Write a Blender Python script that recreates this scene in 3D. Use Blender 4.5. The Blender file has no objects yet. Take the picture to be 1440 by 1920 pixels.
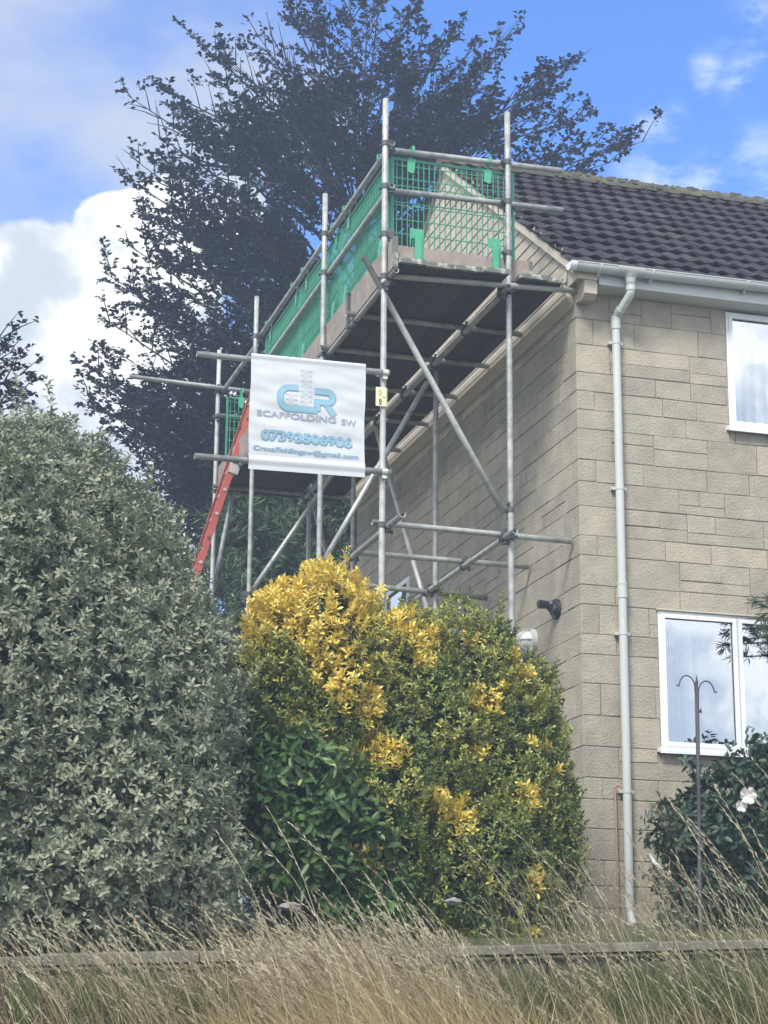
import bpy, math, random
import numpy as np
from mathutils import Vector, Matrix
R_=math.radians
sc=bpy.context.scene; COL=sc.collection
# ------------------------------------------------------------------ camera
YAW,PIT,ROL,FPX=R_(16.35),R_(15.27),R_(.48),3716.0
HAZE=.0036
CAM=np.array([-5.788,-14.199,-.931])
f_=np.array([math.sin(YAW)*math.cos(PIT),math.cos(YAW)*math.cos(PIT),math.sin(PIT)])
r_=np.array([math.cos(YAW),-math.sin(YAW),0.]); u_=np.cross(r_,f_)
cr,sr=math.cos(ROL),math.sin(ROL)
r2=cr*r_+sr*u_; u2=-sr*r_+cr*u_
cd=bpy.data.cameras.new('camera'); cam=bpy.data.objects.new('camera',cd); COL.objects.link(cam)
cam.matrix_world=Matrix([[r2[0],u2[0],-f_[0],CAM[0]],[r2[1],u2[1],-f_[1],CAM[1]],[r2[2],u2[2],-f_[2],CAM[2]],[0,0,0,1]])
cd.sensor_fit='VERTICAL'; cd.sensor_height=24; cd.sensor_width=18; cd.lens=FPX/1920*24
cd.clip_start=.1; cd.clip_end=2000; sc.camera=cam
def ray(px,py):
    d=r2*((px-720)/FPX)-u2*((py-960)/FPX)+f_
    return d/np.linalg.norm(d)
# ------------------------------------------------------------------ world, sun, exposure
SUN_EL,SUN_AZ=R_(46),R_(218)      # azimuth clockwise from +Y
w=bpy.data.worlds.new('World'); sc.world=w; w.use_nodes=True
nt=w.node_tree; nt.nodes.clear(); N=nt.nodes; L=nt.links
def nd(t,**k):
    n=N.new(t)
    for a,b in k.items(): setattr(n,a,b)
    return n
def mth(op,a,b=None,c=None,clamp=False):
    n=nd('ShaderNodeMath',operation=op); n.use_clamp=clamp
    for i,v in enumerate((a,b,c)):
        if v is None: continue
        if hasattr(v,'is_linked'): L.new(v,n.inputs[i])
        else: n.inputs[i].default_value=v
    return n.outputs[0]
def sstep(v,a,b):
    n=nd('ShaderNodeMapRange',interpolation_type='SMOOTHSTEP'); L.new(v,n.inputs[0])
    n.inputs[1].default_value=a; n.inputs[2].default_value=b; return n.outputs[0]
def mixc(fac,a,b):
    n=nd('ShaderNodeMix',data_type='RGBA')
    for i,v in ((0,fac),(6,a),(7,b)):
        if hasattr(v,'is_linked'): L.new(v,n.inputs[i])
        else: n.inputs[i].default_value=v
    return n.outputs[2]
sky=nd('ShaderNodeTexSky',sky_type='NISHITA'); sky.sun_disc=False
sky.sun_elevation=SUN_EL; sky.sun_rotation=SUN_AZ; sky.air_density=1.0; sky.dust_density=.3; sky.ozone_density=2.5
tc=nd('ShaderNodeTexCoord'); DIR=tc.outputs['Generated']
def noise(scale,detail=6,rough=.55,vec=None,off=(0,0,0),sc3=(1,1,1)):
    m=nd('ShaderNodeMapping'); L.new(vec or DIR,m.inputs[0]); m.inputs['Location'].default_value=off; m.inputs['Scale'].default_value=sc3
    n=nd('ShaderNodeTexNoise'); L.new(m.outputs[0],n.inputs[0]); n.inputs['Scale'].default_value=scale
    n.inputs['Detail'].default_value=detail; n.inputs['Roughness'].default_value=rough; return n
def warp(amp,scale,detail=5):
    n=noise(scale,detail,.55); s=nd('ShaderNodeVectorMath',operation='SUBTRACT'); L.new(n.outputs['Color'],s.inputs[0]); s.inputs[1].default_value=(.5,.5,.5)
    m=nd('ShaderNodeVectorMath',operation='SCALE'); L.new(s.outputs[0],m.inputs[0]); m.inputs['Scale'].default_value=amp
    a=nd('ShaderNodeVectorMath',operation='ADD'); L.new(DIR,a.inputs[0]); L.new(m.outputs[0],a.inputs[1]); return a.outputs[0]
def lobes_min(vec,ls):
    cur=None
    for (px,py,r) in ls:
        d=nd('ShaderNodeVectorMath',operation='DISTANCE'); L.new(vec,d.inputs[0]); d.inputs[1].default_value=tuple(ray(px,py))
        q=mth('DIVIDE',d.outputs['Value'],r/FPX)
        cur=q if cur is None else mth('SMOOTH_MIN',cur,q,.12)
    return cur
SKY_S=.12
base=mixc(1.0,sky.outputs[0],(1,1,1,1)); base.node.blend_type='MULTIPLY'
base.node.inputs[7].default_value=(.55,.86,1.34,1)
bw=nd('ShaderNodeVectorMath',operation='SCALE'); L.new(base,bw.inputs[0]); bw.inputs['Scale'].default_value=1.0
C=bw.outputs[0]
K=1/SKY_S
def col(r,g,b): return (r*K,g*K,b*K,1)
# soft veil, upper left
vw=warp(.05,6,4)
vm=lobes_min(vw,[(40,80,330),(160,260,300),(330,330,230),(400,120,190),(-150,-100,400),(520,230,150)])
vn=noise(9,5,.5,vec=vw,sc3=(1,1,1.6))
veil=mth('MULTIPLY',sstep(vm,1.35,.35),sstep(vn.outputs[0],.2,.62))
veil=mth('MULTIPLY',veil,.92)
C=mixc(veil,C,col(.36,.40,.48))
# thin wisps, right
wm=lobes_min(warp(.02,20,4),[(1440,55,75),(1240,240,45),(1330,130,30),(1230,320,70),(1320,345,80),(1420,350,95),(1390,150,40)])
wn=noise(26,7,.62,off=(3,1,2),sc3=(1,1,2.2))
wisp=mth('MULTIPLY',sstep(wm,1.6,.3),sstep(wn.outputs[0],.40,.72))
C=mixc(mth('MULTIPLY',wisp,.85),C,col(.42,.50,.62))
# cumulus, left, behind the beech
cw=warp(.034,22,7)
cm=lobes_min(cw,[(70,570,160),(230,465,115),(290,420,90),(20,700,230),(250,640,190),(430,400,75),(-200,720,300),(330,860,260),(90,950,300),(560,900,220),(-60,480,60)])
cum=sstep(cm,1.04,.93)
cn=noise(16,6,.55,off=(1,5,2))
ccol=mixc(sstep(cn.outputs[0],.40,.57),col(.40,.44,.49),col(.70,.70,.68))
C=mixc(cum,C,ccol)
# broken cloud over the rest of the sky (seen in the window panes)
gn=noise(2.6,8,.6,off=(2.2,.4,1.1),sc3=(1,1,1.8))
sx=nd('ShaderNodeSeparateXYZ'); L.new(DIR,sx.inputs[0])
back=mth('MAXIMUM',sstep(sx.outputs['Y'],.25,-.15),sstep(sx.outputs['X'],-.1,-.4))
gm=mth('MULTIPLY',sstep(gn.outputs[0],.22,.46),back)
gn2=noise(11,7,.62,off=(5,5,5))
C=mixc(mth('MULTIPLY',gm,.93),C,mixc(sstep(gn2.outputs[0],.40,.58),col(.48,.54,.62),col(1.10,1.09,1.05)))
bg=nd('ShaderNodeBackground'); L.new(C,bg.inputs[0]); bg.inputs[1].default_value=SKY_S
wo=nd('ShaderNodeOutputWorld'); L.new(bg.outputs[0],wo.inputs[0])
sd=bpy.data.lights.new('sun','SUN'); sd.energy=2.6; sd.angle=R_(16); sd.color=(1,.95,.86)
so=bpy.data.objects.new('sun',sd); COL.objects.link(so)
sdir=Vector((math.sin(SUN_AZ)*math.cos(SUN_EL),math.cos(SUN_AZ)*math.cos(SUN_EL),math.sin(SUN_EL)))
so.rotation_euler=sdir.to_track_quat('Z','Y').to_euler(); so.location=(0,0,30)
vs=sc.view_settings; vs.view_transform='Standard'; vs.look='None'; vs.gamma=1; vs.exposure=.84; vs.use_curve_mapping=False
sc.render.engine='CYCLES'; sc.cycles.max_bounces=6; sc.cycles.transparent_max_bounces=12
# ------------------------------------------------------------------ helpers
def setattrs(o,label=None,cat=None,group=None,kind=None):
    if label: o['label']=label
    if cat: o['category']=cat
    if group: o['group']=group
    if kind: o['kind']=kind
    return o
def link(name,me,mat=None,parent=None,smooth=False,**k):
    o=bpy.data.objects.new(name,me); COL.objects.link(o)
    if mat is not None and not me.materials:
        for m in (mat if isinstance(mat,(list,tuple)) else [mat]): me.materials.append(m)
    if parent is not None: o.parent=parent
    if smooth: me.polygons.foreach_set('use_smooth',[True]*len(me.polygons))
    return setattrs(o,**k)
def empty(name,loc,label,cat,group=None):
    o=bpy.data.objects.new(name,None); COL.objects.link(o); o.location=loc; o.empty_display_size=.2
    setattrs(o,label,cat,group); bpy.context.view_layer.update() if False else None
    return o
def child(name,mb,mat,parent,smooth=False,**k):
    """mesh written in world coordinates, parented to an empty at parent.location"""
    me=mb.mesh(name); o=link(name,me,mat,None,smooth,**k)
    o.parent=parent; off=Vector((0,0,0)); p=parent
    while p is not None:
        off+=p.location; p=p.parent
    me.transform(Matrix.Translation(-off)); return o
def unit_(a): return a/np.linalg.norm(a)
class MB:
    def __init__(s): s.v=[]; s.f=[]; s.a=[]; s.m=[]; s.av=.5; s.am=0
    def add(s,vs,fs,av=None,am=None):
        n=len(s.v); s.v.extend([tuple(map(float,p)) for p in vs])
        for q in fs: s.f.append([i+n for i in q]); s.a.append(s.av if av is None else av); s.m.append(s.am if am is None else am)
    def box(s,a,b,av=None,am=None):
        x0,y0,z0=a;x1,y1,z1=b
        s.add([(x0,y0,z0),(x1,y0,z0),(x1,y1,z0),(x0,y1,z0),(x0,y0,z1),(x1,y0,z1),(x1,y1,z1),(x0,y1,z1)],
              [(0,3,2,1),(4,5,6,7),(0,1,5,4),(1,2,6,5),(2,3,7,6),(3,0,4,7)],av,am)
    def obox(s,c,ax,ay,az,av=None,am=None):
        c=np.array(c,float);ax,ay,az=[np.array(q,float) for q in(ax,ay,az)]
        P=[c+sx*ax+sy*ay+sz*az for sz in(-1,1) for sx,sy in((-1,-1),(1,-1),(1,1),(-1,1))]
        s.add(P,[(0,3,2,1),(4,5,6,7),(0,1,5,4),(1,2,6,5),(2,3,7,6),(3,0,4,7)],av,am)
    def tube(s,pts,r,n=12,cap=True,hollow=False,av=None,am=None):
        pts=[np.array(p,float) for p in pts]; rs=list(r) if isinstance(r,(list,tuple)) else [r]*len(pts)
        if len(pts)==2 and np.linalg.norm(pts[1]-pts[0])>.2 and rs[0]==rs[1]:
            d=unit_(pts[1]-pts[0])*.002; pts=[pts[0],pts[0]+d,pts[1]-d,pts[1]]; rs=[rs[0]]*4
        rings=[];prev=None
        for i,p in enumerate(pts):
            t=(pts[min(i+1,len(pts)-1)]-pts[max(i-1,0)]); t=t/np.linalg.norm(t)
            if prev is None:
                h=np.array([0,0,1.]) if abs(t[2])<.9 else np.array([1.,0,0])
            else: h=prev
            e1=np.cross(t,h); e1/=np.linalg.norm(e1); e2=np.cross(t,e1); prev=np.cross(e1,t); 
            rings.append([p+rs[i]*(math.cos(2*math.pi*k/n)*e1+math.sin(2*math.pi*k/n)*e2) for k in range(n)])
            prev=-e2
        V=[q for rg in rings for q in rg];F=[]
        for i in range(len(pts)-1):
            for k in range(n):
                k2=(k+1)%n; F.append((i*n+k,i*n+k2,(i+1)*n+k2,(i+1)*n+k))
        m=len(pts)
        if hollow:
            for end in(0,m-1):
                base=len(V); pc=pts[end]; dr=(pts[1]-pts[0]) if end==0 else (pts[-2]-pts[-1]); dr=dr/np.linalg.norm(dr)
                V+= [pc+(q-pc)*.82 for q in rings[end]]; V+=[pc+(q-pc)*.82+dr*.12 for q in rings[end]]
                for k in range(n):
                    k2=(k+1)%n; F.append((end*n+k,end*n+k2,base+k2,base+k)); F.append((base+k,base+k2,base+n+k2,base+n+k))
                F.append(tuple(base+n+k for k in range(n)))
        elif cap:
            F.append(tuple(range(n))); F.append(tuple((m-1)*n+k for k in range(n)))
        s.add(V,F,av,am)
    def prism(s,prof,axis,a,b,av=None,am=None):
        """prof: 2D points; axis 'x' -> prof=(y,z), 'y' -> prof=(x,z), 'z' -> (x,y)"""
        def P(t,q): return {'x':(t,q[0],q[1]),'y':(q[0],t,q[1]),'z':(q[0],q[1],t)}[axis]
        n=len(prof); V=[P(a,q) for q in prof]+[P(b,q) for q in prof]
        s.add(V,[(i,(i+1)%n,n+(i+1)%n,n+i) for i in range(n)]+[tuple(range(n)),tuple(range(n,2*n))],av,am)
    def mesh(s,name):
        me=bpy.data.meshes.new(name); me.from_pydata(s.v,[],s.f); me.update()
        at=me.attributes.new('v','FLOAT','FACE'); at.data.foreach_set('value',s.a)
        if any(s.m): me.polygons.foreach_set('material_index',s.m)
        return me
def npmesh(name,V,F,A=None):
    V=np.asarray(V,np.float32).reshape(-1,3); F=np.asarray(F,np.int32); k=F.shape[1]; nf=len(F)
    me=bpy.data.meshes.new(name); me.vertices.add(len(V)); me.vertices.foreach_set('co',V.ravel())
    me.loops.add(nf*k); me.loops.foreach_set('vertex_index',F.ravel())
    me.polygons.add(nf); me.polygons.foreach_set('loop_start',np.arange(0,nf*k,k,dtype=np.int32))
    try: me.polygons.foreach_set('loop_total',np.full(nf,k,np.int32))
    except Exception: pass
    me.update(calc_edges=True)
    if A is not None:
        at=me.attributes.new('v','FLOAT','FACE'); at.data.foreach_set('value',np.asarray(A,np.float32))
    return me
# ------------------------------------------------------------------ materials
def mat(name,ramp,rough=.7,metal=0.,attr=True,nscale=6.,nmix=.4,bump=0.,bscale=60.,trans=0.,spec=.5,coord='Object',stretch=(1,1,1),rvar=0.):
    m=bpy.data.materials.new(name); m.use_nodes=True; t=m.node_tree; t.nodes.clear(); n=t.nodes;l=t.links
    out=n.new('ShaderNodeOutputMaterial'); b=n.new('ShaderNodeBsdfPrincipled')
    b.inputs['Roughness'].default_value=rough; b.inputs['Metallic'].default_value=metal; b.inputs['Specular IOR Level'].default_value=spec
    tcn=n.new('ShaderNodeTexCoord'); mp=n.new('ShaderNodeMapping'); l.new(tcn.outputs[coord],mp.inputs[0]); mp.inputs['Scale'].default_value=stretch
    no=n.new('ShaderNodeTexNoise'); l.new(mp.outputs[0],no.inputs[0]); no.inputs['Scale'].default_value=nscale; no.inputs['Detail'].default_value=8; no.inputs['Roughness'].default_value=.6
    fac=no.outputs[0]
    if attr:
        a=n.new('ShaderNodeAttribute'); a.attribute_name='v'
        mr=n.new('ShaderNodeMapRange'); l.new(no.outputs[0],mr.inputs[0]); mr.inputs[1].default_value=.25; mr.inputs[2].default_value=.75
        mx=n.new('ShaderNodeMix'); mx.data_type='FLOAT'; mx.inputs[0].default_value=nmix; l.new(a.outputs['Fac'],mx.inputs[2]); l.new(mr.outputs[0],mx.inputs[3]); fac=mx.outputs[0]
    cr_=n.new('ShaderNodeValToRGB'); l.new(fac,cr_.inputs[0]); el=cr_.color_ramp.elements
    for i,(p,c) in enumerate(ramp):
        e=el[i] if i<2 else el.new(p); e.position=p; e.color=(*c,1)
    l.new(cr_.outputs[0],b.inputs['Base Color'])
    if rvar:
        r1=n.new('ShaderNodeMapRange'); l.new(no.outputs[0],r1.inputs[0]); r1.inputs[3].default_value=rough-rvar; r1.inputs[4].default_value=rough+rvar; l.new(r1.outputs[0],b.inputs['Roughness'])
    if bump:
        n2=n.new('ShaderNodeTexNoise'); l.new(tcn.outputs[coord],n2.inputs[0]); n2.inputs['Scale'].default_value=bscale; n2.inputs['Detail'].default_value=6
        bp=n.new('ShaderNodeBump'); bp.inputs['Strength'].default_value=bump; bp.inputs['Distance'].default_value=.01; l.new(n2.outputs[0],bp.inputs['Height']); l.new(bp.outputs[0],b.inputs['Normal'])
    if trans:
        tr=n.new('ShaderNodeBsdfTranslucent'); l.new(cr_.outputs[0],tr.inputs[0]); ms=n.new('ShaderNodeMixShader'); ms.inputs[0].default_value=trans
        l.new(b.outputs[0],ms.inputs[1]); l.new(tr.outputs[0],ms.inputs[2]); l.new(ms.outputs[0],out.inputs[0])
    else: l.new(b.outputs[0],out.inputs[0])
    return m
M={}
M['stone']=mat('bath_stone',[(0,(.205,.188,.158)),(.3,(.28,.256,.212)),(.55,(.34,.312,.256)),(.8,(.41,.367,.29)),(1,(.385,.365,.322))],.92,nscale=5.5,nmix=.55,bump=.9,bscale=55)
M['mortar']=mat('mortar',[(0,(.10,.09,.08)),(.42,(.20,.18,.15)),(.55,(.33,.30,.245)),(1,(.42,.39,.33))],.95,attr=False,nscale=3)
M['hung']=mat('hung_tile',[(0,(.30,.265,.225)),(.5,(.42,.375,.31)),(1,(.50,.45,.37))],.9,nscale=4,nmix=.5,bump=.3)
M['band']=mat('cement_band',[(0,(.38,.34,.29)),(.5,(.52,.47,.40)),(1,(.60,.55,.48))],.9,attr=False,nscale=3,bump=.3,stretch=(1,.4,1))
M['tile']=mat('roof_tile',[(0,(.016,.015,.019)),(.5,(.036,.033,.040)),(.8,(.060,.055,.060)),(.95,(.09,.09,.08)),(1,(.34,.34,.32))],.95,spec=.2,nscale=10,nmix=.5,bump=1.,bscale=40)
M['moss']=mat('mossy_ridge',[(0,(.045,.045,.045)),(.5,(.085,.083,.07)),(.68,(.13,.135,.07)),(1,(.24,.23,.20))],.95,attr=False,nscale=9,bump=.8,bscale=40)
M['pvc']=mat('white_upvc',[(0,(.70,.73,.76)),(1,(.82,.84,.86))],.35,attr=False,nscale=3)
M['gutter']=mat('grey_gutter',[(0,(.38,.415,.42)),(.6,(.48,.515,.515)),(1,(.55,.58,.57))],.45,attr=False,nscale=5,stretch=(1,1,.3),bump=.1)
M['outlet']=mat('grey_outlet',[(0,(.36,.38,.38)),(1,(.46,.48,.47))],.5,attr=False,nscale=5)
M['fascia']=mat('white_fascia',[(0,(.50,.53,.54)),(1,(.64,.66,.66))],.5,attr=False,nscale=6)
M['galv']=mat('galvanised_tube',[(0,(.17,.175,.17)),(.35,(.29,.305,.30)),(.6,(.42,.435,.42)),(1,(.55,.55,.52))],.5,metal=.3,attr=True,nscale=11,nmix=.7,stretch=(1,1,1),bump=.15,bscale=80,rvar=.12)
M['steel']=mat('dark_coupler',[(0,(.05,.055,.065)),(1,(.14,.14,.15))],.6,metal=.4,attr=False,nscale=30,bump=.4)
M['zinc']=mat('bright_coupler',[(0,(.45,.46,.42)),(1,(.75,.76,.70))],.4,metal=.4,attr=False,nscale=30)
M['board']=mat('weathered_board',[(0,(.09,.075,.07)),(.5,(.18,.15,.135)),(1,(.30,.26,.235))],.9,nscale=5,nmix=.6,stretch=(5,.4,5),bump=.5,bscale=30)
M['deck']=mat('deck_board_shade_tone',[(0,(.035,.033,.036)),(.5,(.065,.06,.06)),(1,(.11,.10,.095))],.9,nscale=5,nmix=.6,stretch=(5,.4,5),bump=.5,bscale=30)  # boards darkened all over: the underside's shade is put into their colour
M['toe']=mat('toe_board',[(0,(.14,.115,.10)),(.5,(.25,.21,.185)),(1,(.37,.32,.285))],.9,nscale=6,nmix=.6,bump=.5,bscale=30)
M['bandiron']=mat('board_end_band',[(0,(.08,.09,.08)),(.52,(.13,.15,.13)),(.64,(.45,.45,.40)),(1,(.7,.72,.62))],.6,metal=.1,attr=False,nscale=11)
M['green']=mat('green_plastic',[(0,(.025,.20,.125)),(.6,(.045,.29,.18)),(1,(.12,.40,.25))],.5,attr=False,nscale=5,trans=.12)
M['greentab']=mat('green_tab',[(0,(.05,.33,.20)),(1,(.10,.45,.28))],.5,attr=False,nscale=8,trans=.1)
M['red']=mat('red_fibreglass',[(0,(.30,.06,.045)),(.6,(.42,.095,.07)),(1,(.46,.16,.125))],.5,attr=False,nscale=7)
M['alu']=mat('aluminium',[(0,(.5,.5,.5)),(1,(.65,.65,.63))],.4,metal=.6,attr=False)
M['cloth']=mat('banner_cloth',[(0,(.52,.555,.60)),(1,(.64,.67,.70))],.6,attr=False,nscale=3,trans=.12)
M['inkblue']=mat('ink_blue',[(0,(.17,.36,.50)),(1,(.26,.44,.52))],.6,attr=False,nscale=4)
M['inkdark']=mat('ink_outline',[(0,(.15,.28,.42)),(1,(.20,.33,.46))],.6,attr=False)
M['inkgrey']=mat('ink_grey',[(0,(.26,.30,.39)),(1,(.31,.35,.43))],.6,attr=False)
M['inkpale']=mat('ink_pale',[(0,(.46,.53,.60)),(1,(.52,.58,.64))],.6,attr=False)
M['tag']=mat('yellow_tag',[(0,(.72,.70,.38)),(1,(.80,.80,.55))],.4,attr=False,nscale=20)
M['black']=mat('black_plastic',[(0,(.012,.014,.02)),(1,(.035,.04,.05))],.45,attr=False)
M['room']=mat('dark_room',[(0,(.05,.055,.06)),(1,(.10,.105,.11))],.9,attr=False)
M['blind']=mat('blind_fabric',[(0,(.62,.63,.62)),(1,(.78,.78,.76))],.8,attr=False,trans=.2)
M['copper']=mat('aged_copper',[(0,(.26,.18,.13)),(1,(.42,.31,.24))],.5,metal=.4,attr=False)
M['iron']=mat('dark_iron',[(0,(.03,.03,.04)),(1,(.08,.07,.08))],.6,metal=.3,attr=False,bump=.3)
M['soil']=mat('garden_soil',[(0,(.05,.045,.03)),(.5,(.10,.095,.05)),(1,(.17,.15,.09))],.95,attr=False,nscale=3,bump=.8,bscale=12)
M['road']=mat('asphalt',[(0,(.04,.04,.042)),(1,(.065,.065,.068))],.9,attr=False,nscale=20)
M['wallstone']=mat('garden_wall_stone',[(0,(.05,.048,.04)),(.5,(.12,.112,.09)),(1,(.24,.225,.19))],.95,nscale=7,nmix=.5,bump=.9,bscale=20)
M['bark']=mat('bark',[(0,(.030,.028,.03)),(1,(.08,.073,.07))],.95,attr=False,nscale=8,stretch=(3,3,.6),bump=.8,bscale=25)
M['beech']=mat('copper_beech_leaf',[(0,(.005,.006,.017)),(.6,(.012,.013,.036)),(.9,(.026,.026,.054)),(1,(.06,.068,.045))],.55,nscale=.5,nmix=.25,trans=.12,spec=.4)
M['olearia']=mat('grey_green_leaf',[(0,(.10,.13,.085)),(.45,(.24,.275,.19)),(.8,(.39,.42,.30)),(1,(.60,.62,.46))],.55,nscale=1.2,nmix=.3,trans=.15)
M['euon']=mat('variegated_leaf',[(0,(.025,.060,.022)),(.25,(.075,.13,.035)),(.45,(.24,.29,.08)),(.66,(.50,.48,.14)),(.85,(.82,.62,.12)),(1,(.93,.76,.23))],.45,nscale=2,nmix=.08,trans=.2)
M['laurel']=mat('glossy_green_leaf',[(0,(.025,.065,.018)),(.6,(.065,.135,.035)),(.9,(.13,.21,.055)),(1,(.46,.45,.19))],.4,nscale=2,nmix=.15,trans=.2)
M['rose']=mat('dark_shrub_leaf',[(0,(.018,.045,.028)),(.7,(.04,.08,.045)),(.9,(.08,.12,.06)),(1,(.12,.06,.06))],.5,nscale=2,nmix=.15,trans=.15)
M['beechbark']=mat('beech_bark',[(0,(.012,.013,.022)),(1,(.04,.04,.055))],.95,attr=False,nscale=8,bump=.5)
M['conifer']=mat('conifer_spray',[(0,(.03,.065,.03)),(.6,(.06,.115,.05)),(1,(.15,.20,.09))],.7,nscale=1,nmix=.3,trans=.1)
M['dry']=mat('dry_grass',[(0,(.20,.145,.065)),(.5,(.42,.33,.17)),(1,(.66,.56,.35))],.8,nscale=1,nmix=.2,trans=.2)
M['grass']=mat('green_grass',[(0,(.03,.05,.014)),(.5,(.085,.115,.033)),(.8,(.18,.185,.065)),(1,(.35,.29,.14))],.8,nscale=1,nmix=.25,trans=.2)
M['culm']=mat('seed_stem',[(0,(.22,.18,.11)),(.5,(.42,.37,.25)),(1,(.62,.57,.43))],.8,nscale=1,nmix=.2,trans=.2)
M['dock']=mat('dock_stem',[(0,(.07,.035,.03)),(1,(.17,.10,.075))],.9,nscale=1,nmix=.3,trans=.1)
M['petal']=mat('white_petal',[(0,(.70,.66,.66)),(1,(.85,.82,.82))],.6,attr=False,trans=.3)
M['litter']=mat('pale_stone',[(0,(.15,.15,.15)),(1,(.30,.30,.30))],.9,attr=False,nscale=20,bump=.6)
# glass: a reflecting pane one can see through
gl=bpy.data.materials.new('window_glass'); gl.use_nodes=True; t=gl.node_tree; t.nodes.clear()
o1=t.nodes.new('ShaderNodeOutputMaterial'); g1=t.nodes.new('ShaderNodeBsdfGlossy'); g1.inputs['Roughness'].default_value=.015; g1.inputs['Color'].default_value=(.93,.96,1,1)
t1=t.nodes.new('ShaderNodeBsdfTransparent'); t1.inputs[0].default_value=(.80,.84,.84,1); ms=t.nodes.new('ShaderNodeMixShader'); ms.inputs[0].default_value=.62
nz=t.nodes.new('ShaderNodeTexNoise'); nz.inputs['Scale'].default_value=1.6; tq=t.nodes.new('ShaderNodeTexCoord'); t.links.new(tq.outputs['Object'],nz.inputs[0]); bp=t.nodes.new('ShaderNodeBump'); bp.inputs['Strength'].default_value=.12; bp.inputs['Distance'].default_value=.02
t.links.new(nz.outputs[0],bp.inputs['Height']); t.links.new(bp.outputs[0],g1.inputs['Normal'])
t.links.new(t1.outputs[0],ms.inputs[1]); t.links.new(g1.outputs[0],ms.inputs[2]); t.links.new(ms.outputs[0],o1.inputs[0]); M['glass']=gl
lens=bpy.data.materials.new('lamp_glass'); lens.use_nodes=True; bb=lens.node_tree.nodes['Principled BSDF']; bb.inputs['Base Color'].default_value=(.62,.64,.62,1); bb.inputs['Roughness'].default_value=.15; M['lens']=lens
# ------------------------------------------------------------------ ground
rnd=random.Random(5)
def gz(x,y):
    s=.043*max(-8,min(8,x))
    if y>=-2.72:
        t=max(0,min(1,(y+2.72)/2.2)); return (-.34+s)*(1-t)+0.0*t
    if y>-11: 
        t=(-2.72-y)/8.3; return (-.62+s)*(1-t)**1.0+(-2.53)*t
    return -2.53
xs=[-70,-45,-30,-18]+list(np.arange(-12,12.1,.5))+[18,30,45,70]
ys=[-70,-45,-30,-18,-14,-11.01]+list(np.arange(-10.6,-2.9,.4))+[-2.86,-2.72,-2.4,-2,-1.5,-1,-.5,0,3,8,15,30,45,70]
V=[];F=[]
for y in ys:
    for x in xs: V.append((x,y,gz(x,y)+(.03*math.sin(x*2.3+y)*math.sin(y*3.1) if -10<y<-3 else 0)))
nx=len(xs)
for j in range(len(ys)-1):
    for i in range(nx-1): F.append((j*nx+i,j*nx+i+1,(j+1)*nx+i+1,(j+1)*nx+i))
me=bpy.data.meshes.new('ground'); me.from_pydata(V,[],F); me.update(); link('ground',me,M['soil'],kind='structure',smooth=True)
mb=MB(); mb.box((-69,-18,-2.6),(69,-11.6,-2.526)); link('road',mb.mesh('road'),M['road'],kind='structure')
# ------------------------------------------------------------------ garden wall
rw=random.Random(11)
wall=MB()
def wz(x): return -.24+.043*x
x=-9.0
wall.prism([(-3.0,-1.0),(-2.74,-1.0),(-2.74,-.3),(-3.0,-.3)],'x',-9,6,av=.1)
mbw=wall; n0=len(wall.v)
wall.v=[(a,b,c+ (wz(a)+.22 if c>-.5 else .043*a)) for a,b,c in wall.v]
for row,(z0,z1) in enumerate(((-.62,-.44),(-.44,-.27),(-.27,-.10))):
    x=-9+row*.13
    while x<6:
        l=rw.uniform(.18,.5); d=rw.uniform(.0,.03); e=.012
        zz=lambda q,z: wz(q)+z
        a,b=x+e,x+l-e; y=-3.02-d; yb=-2.98
        j=lambda: rw.uniform(-.012,.012)
        P=[(a+j(),y,zz(a,z0)+e+j()),(b+j(),y,zz(b,z0)+e+j()),(b+j(),y,zz(b,z1)-e+j()),(a+j(),y,zz(a,z1)-e+j()),(a-.01,yb,zz(a,z0)+.002),(b+.01,yb,zz(b,z0)+.002),(b+.01,yb,zz(b,z1)-.002),(a-.01,yb,zz(a,z1)-.002)]
        wall.add(P,[(0,1,2,3),(0,4,5,1),(1,5,6,2),(2,6,7,3),(3,7,4,0)],av=rw.random()*.7)
        x+=l
x=-9
while x<6:
    l=rw.uniform(.35,.9); h=rw.uniform(-.006,.01)
    a,b=x+.004,x+l-.004; y0=-3.07-rw.uniform(0,.02); y1=-2.68
    za,zb=wz(a),wz(b)
    P=[(a,y0,za-.055),(b,y0,zb-.055),(b,y1,zb-.055),(a,y1,za-.055),(a,y0+.01,za+h-.012),(b,y0+.01,zb+h-.012),(b,y1,zb+h),(a,y1,za+h),(a,y0+.04,za+h),(b,y0+.04,zb+h)]
    wall.add(P,[(0,3,2,1),(0,1,5,4),(4,5,9,8),(8,9,6,7),(1,2,6,9,5),(2,3,7,6),(3,0,4,8,7)],av=rw.uniform(.15,.75))
    x+=l
link('garden_wall',wall.mesh('garden_wall'),M['wallstone'],label='low rough stone garden wall with flat coping, above the grass bank',cat='wall')
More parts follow.
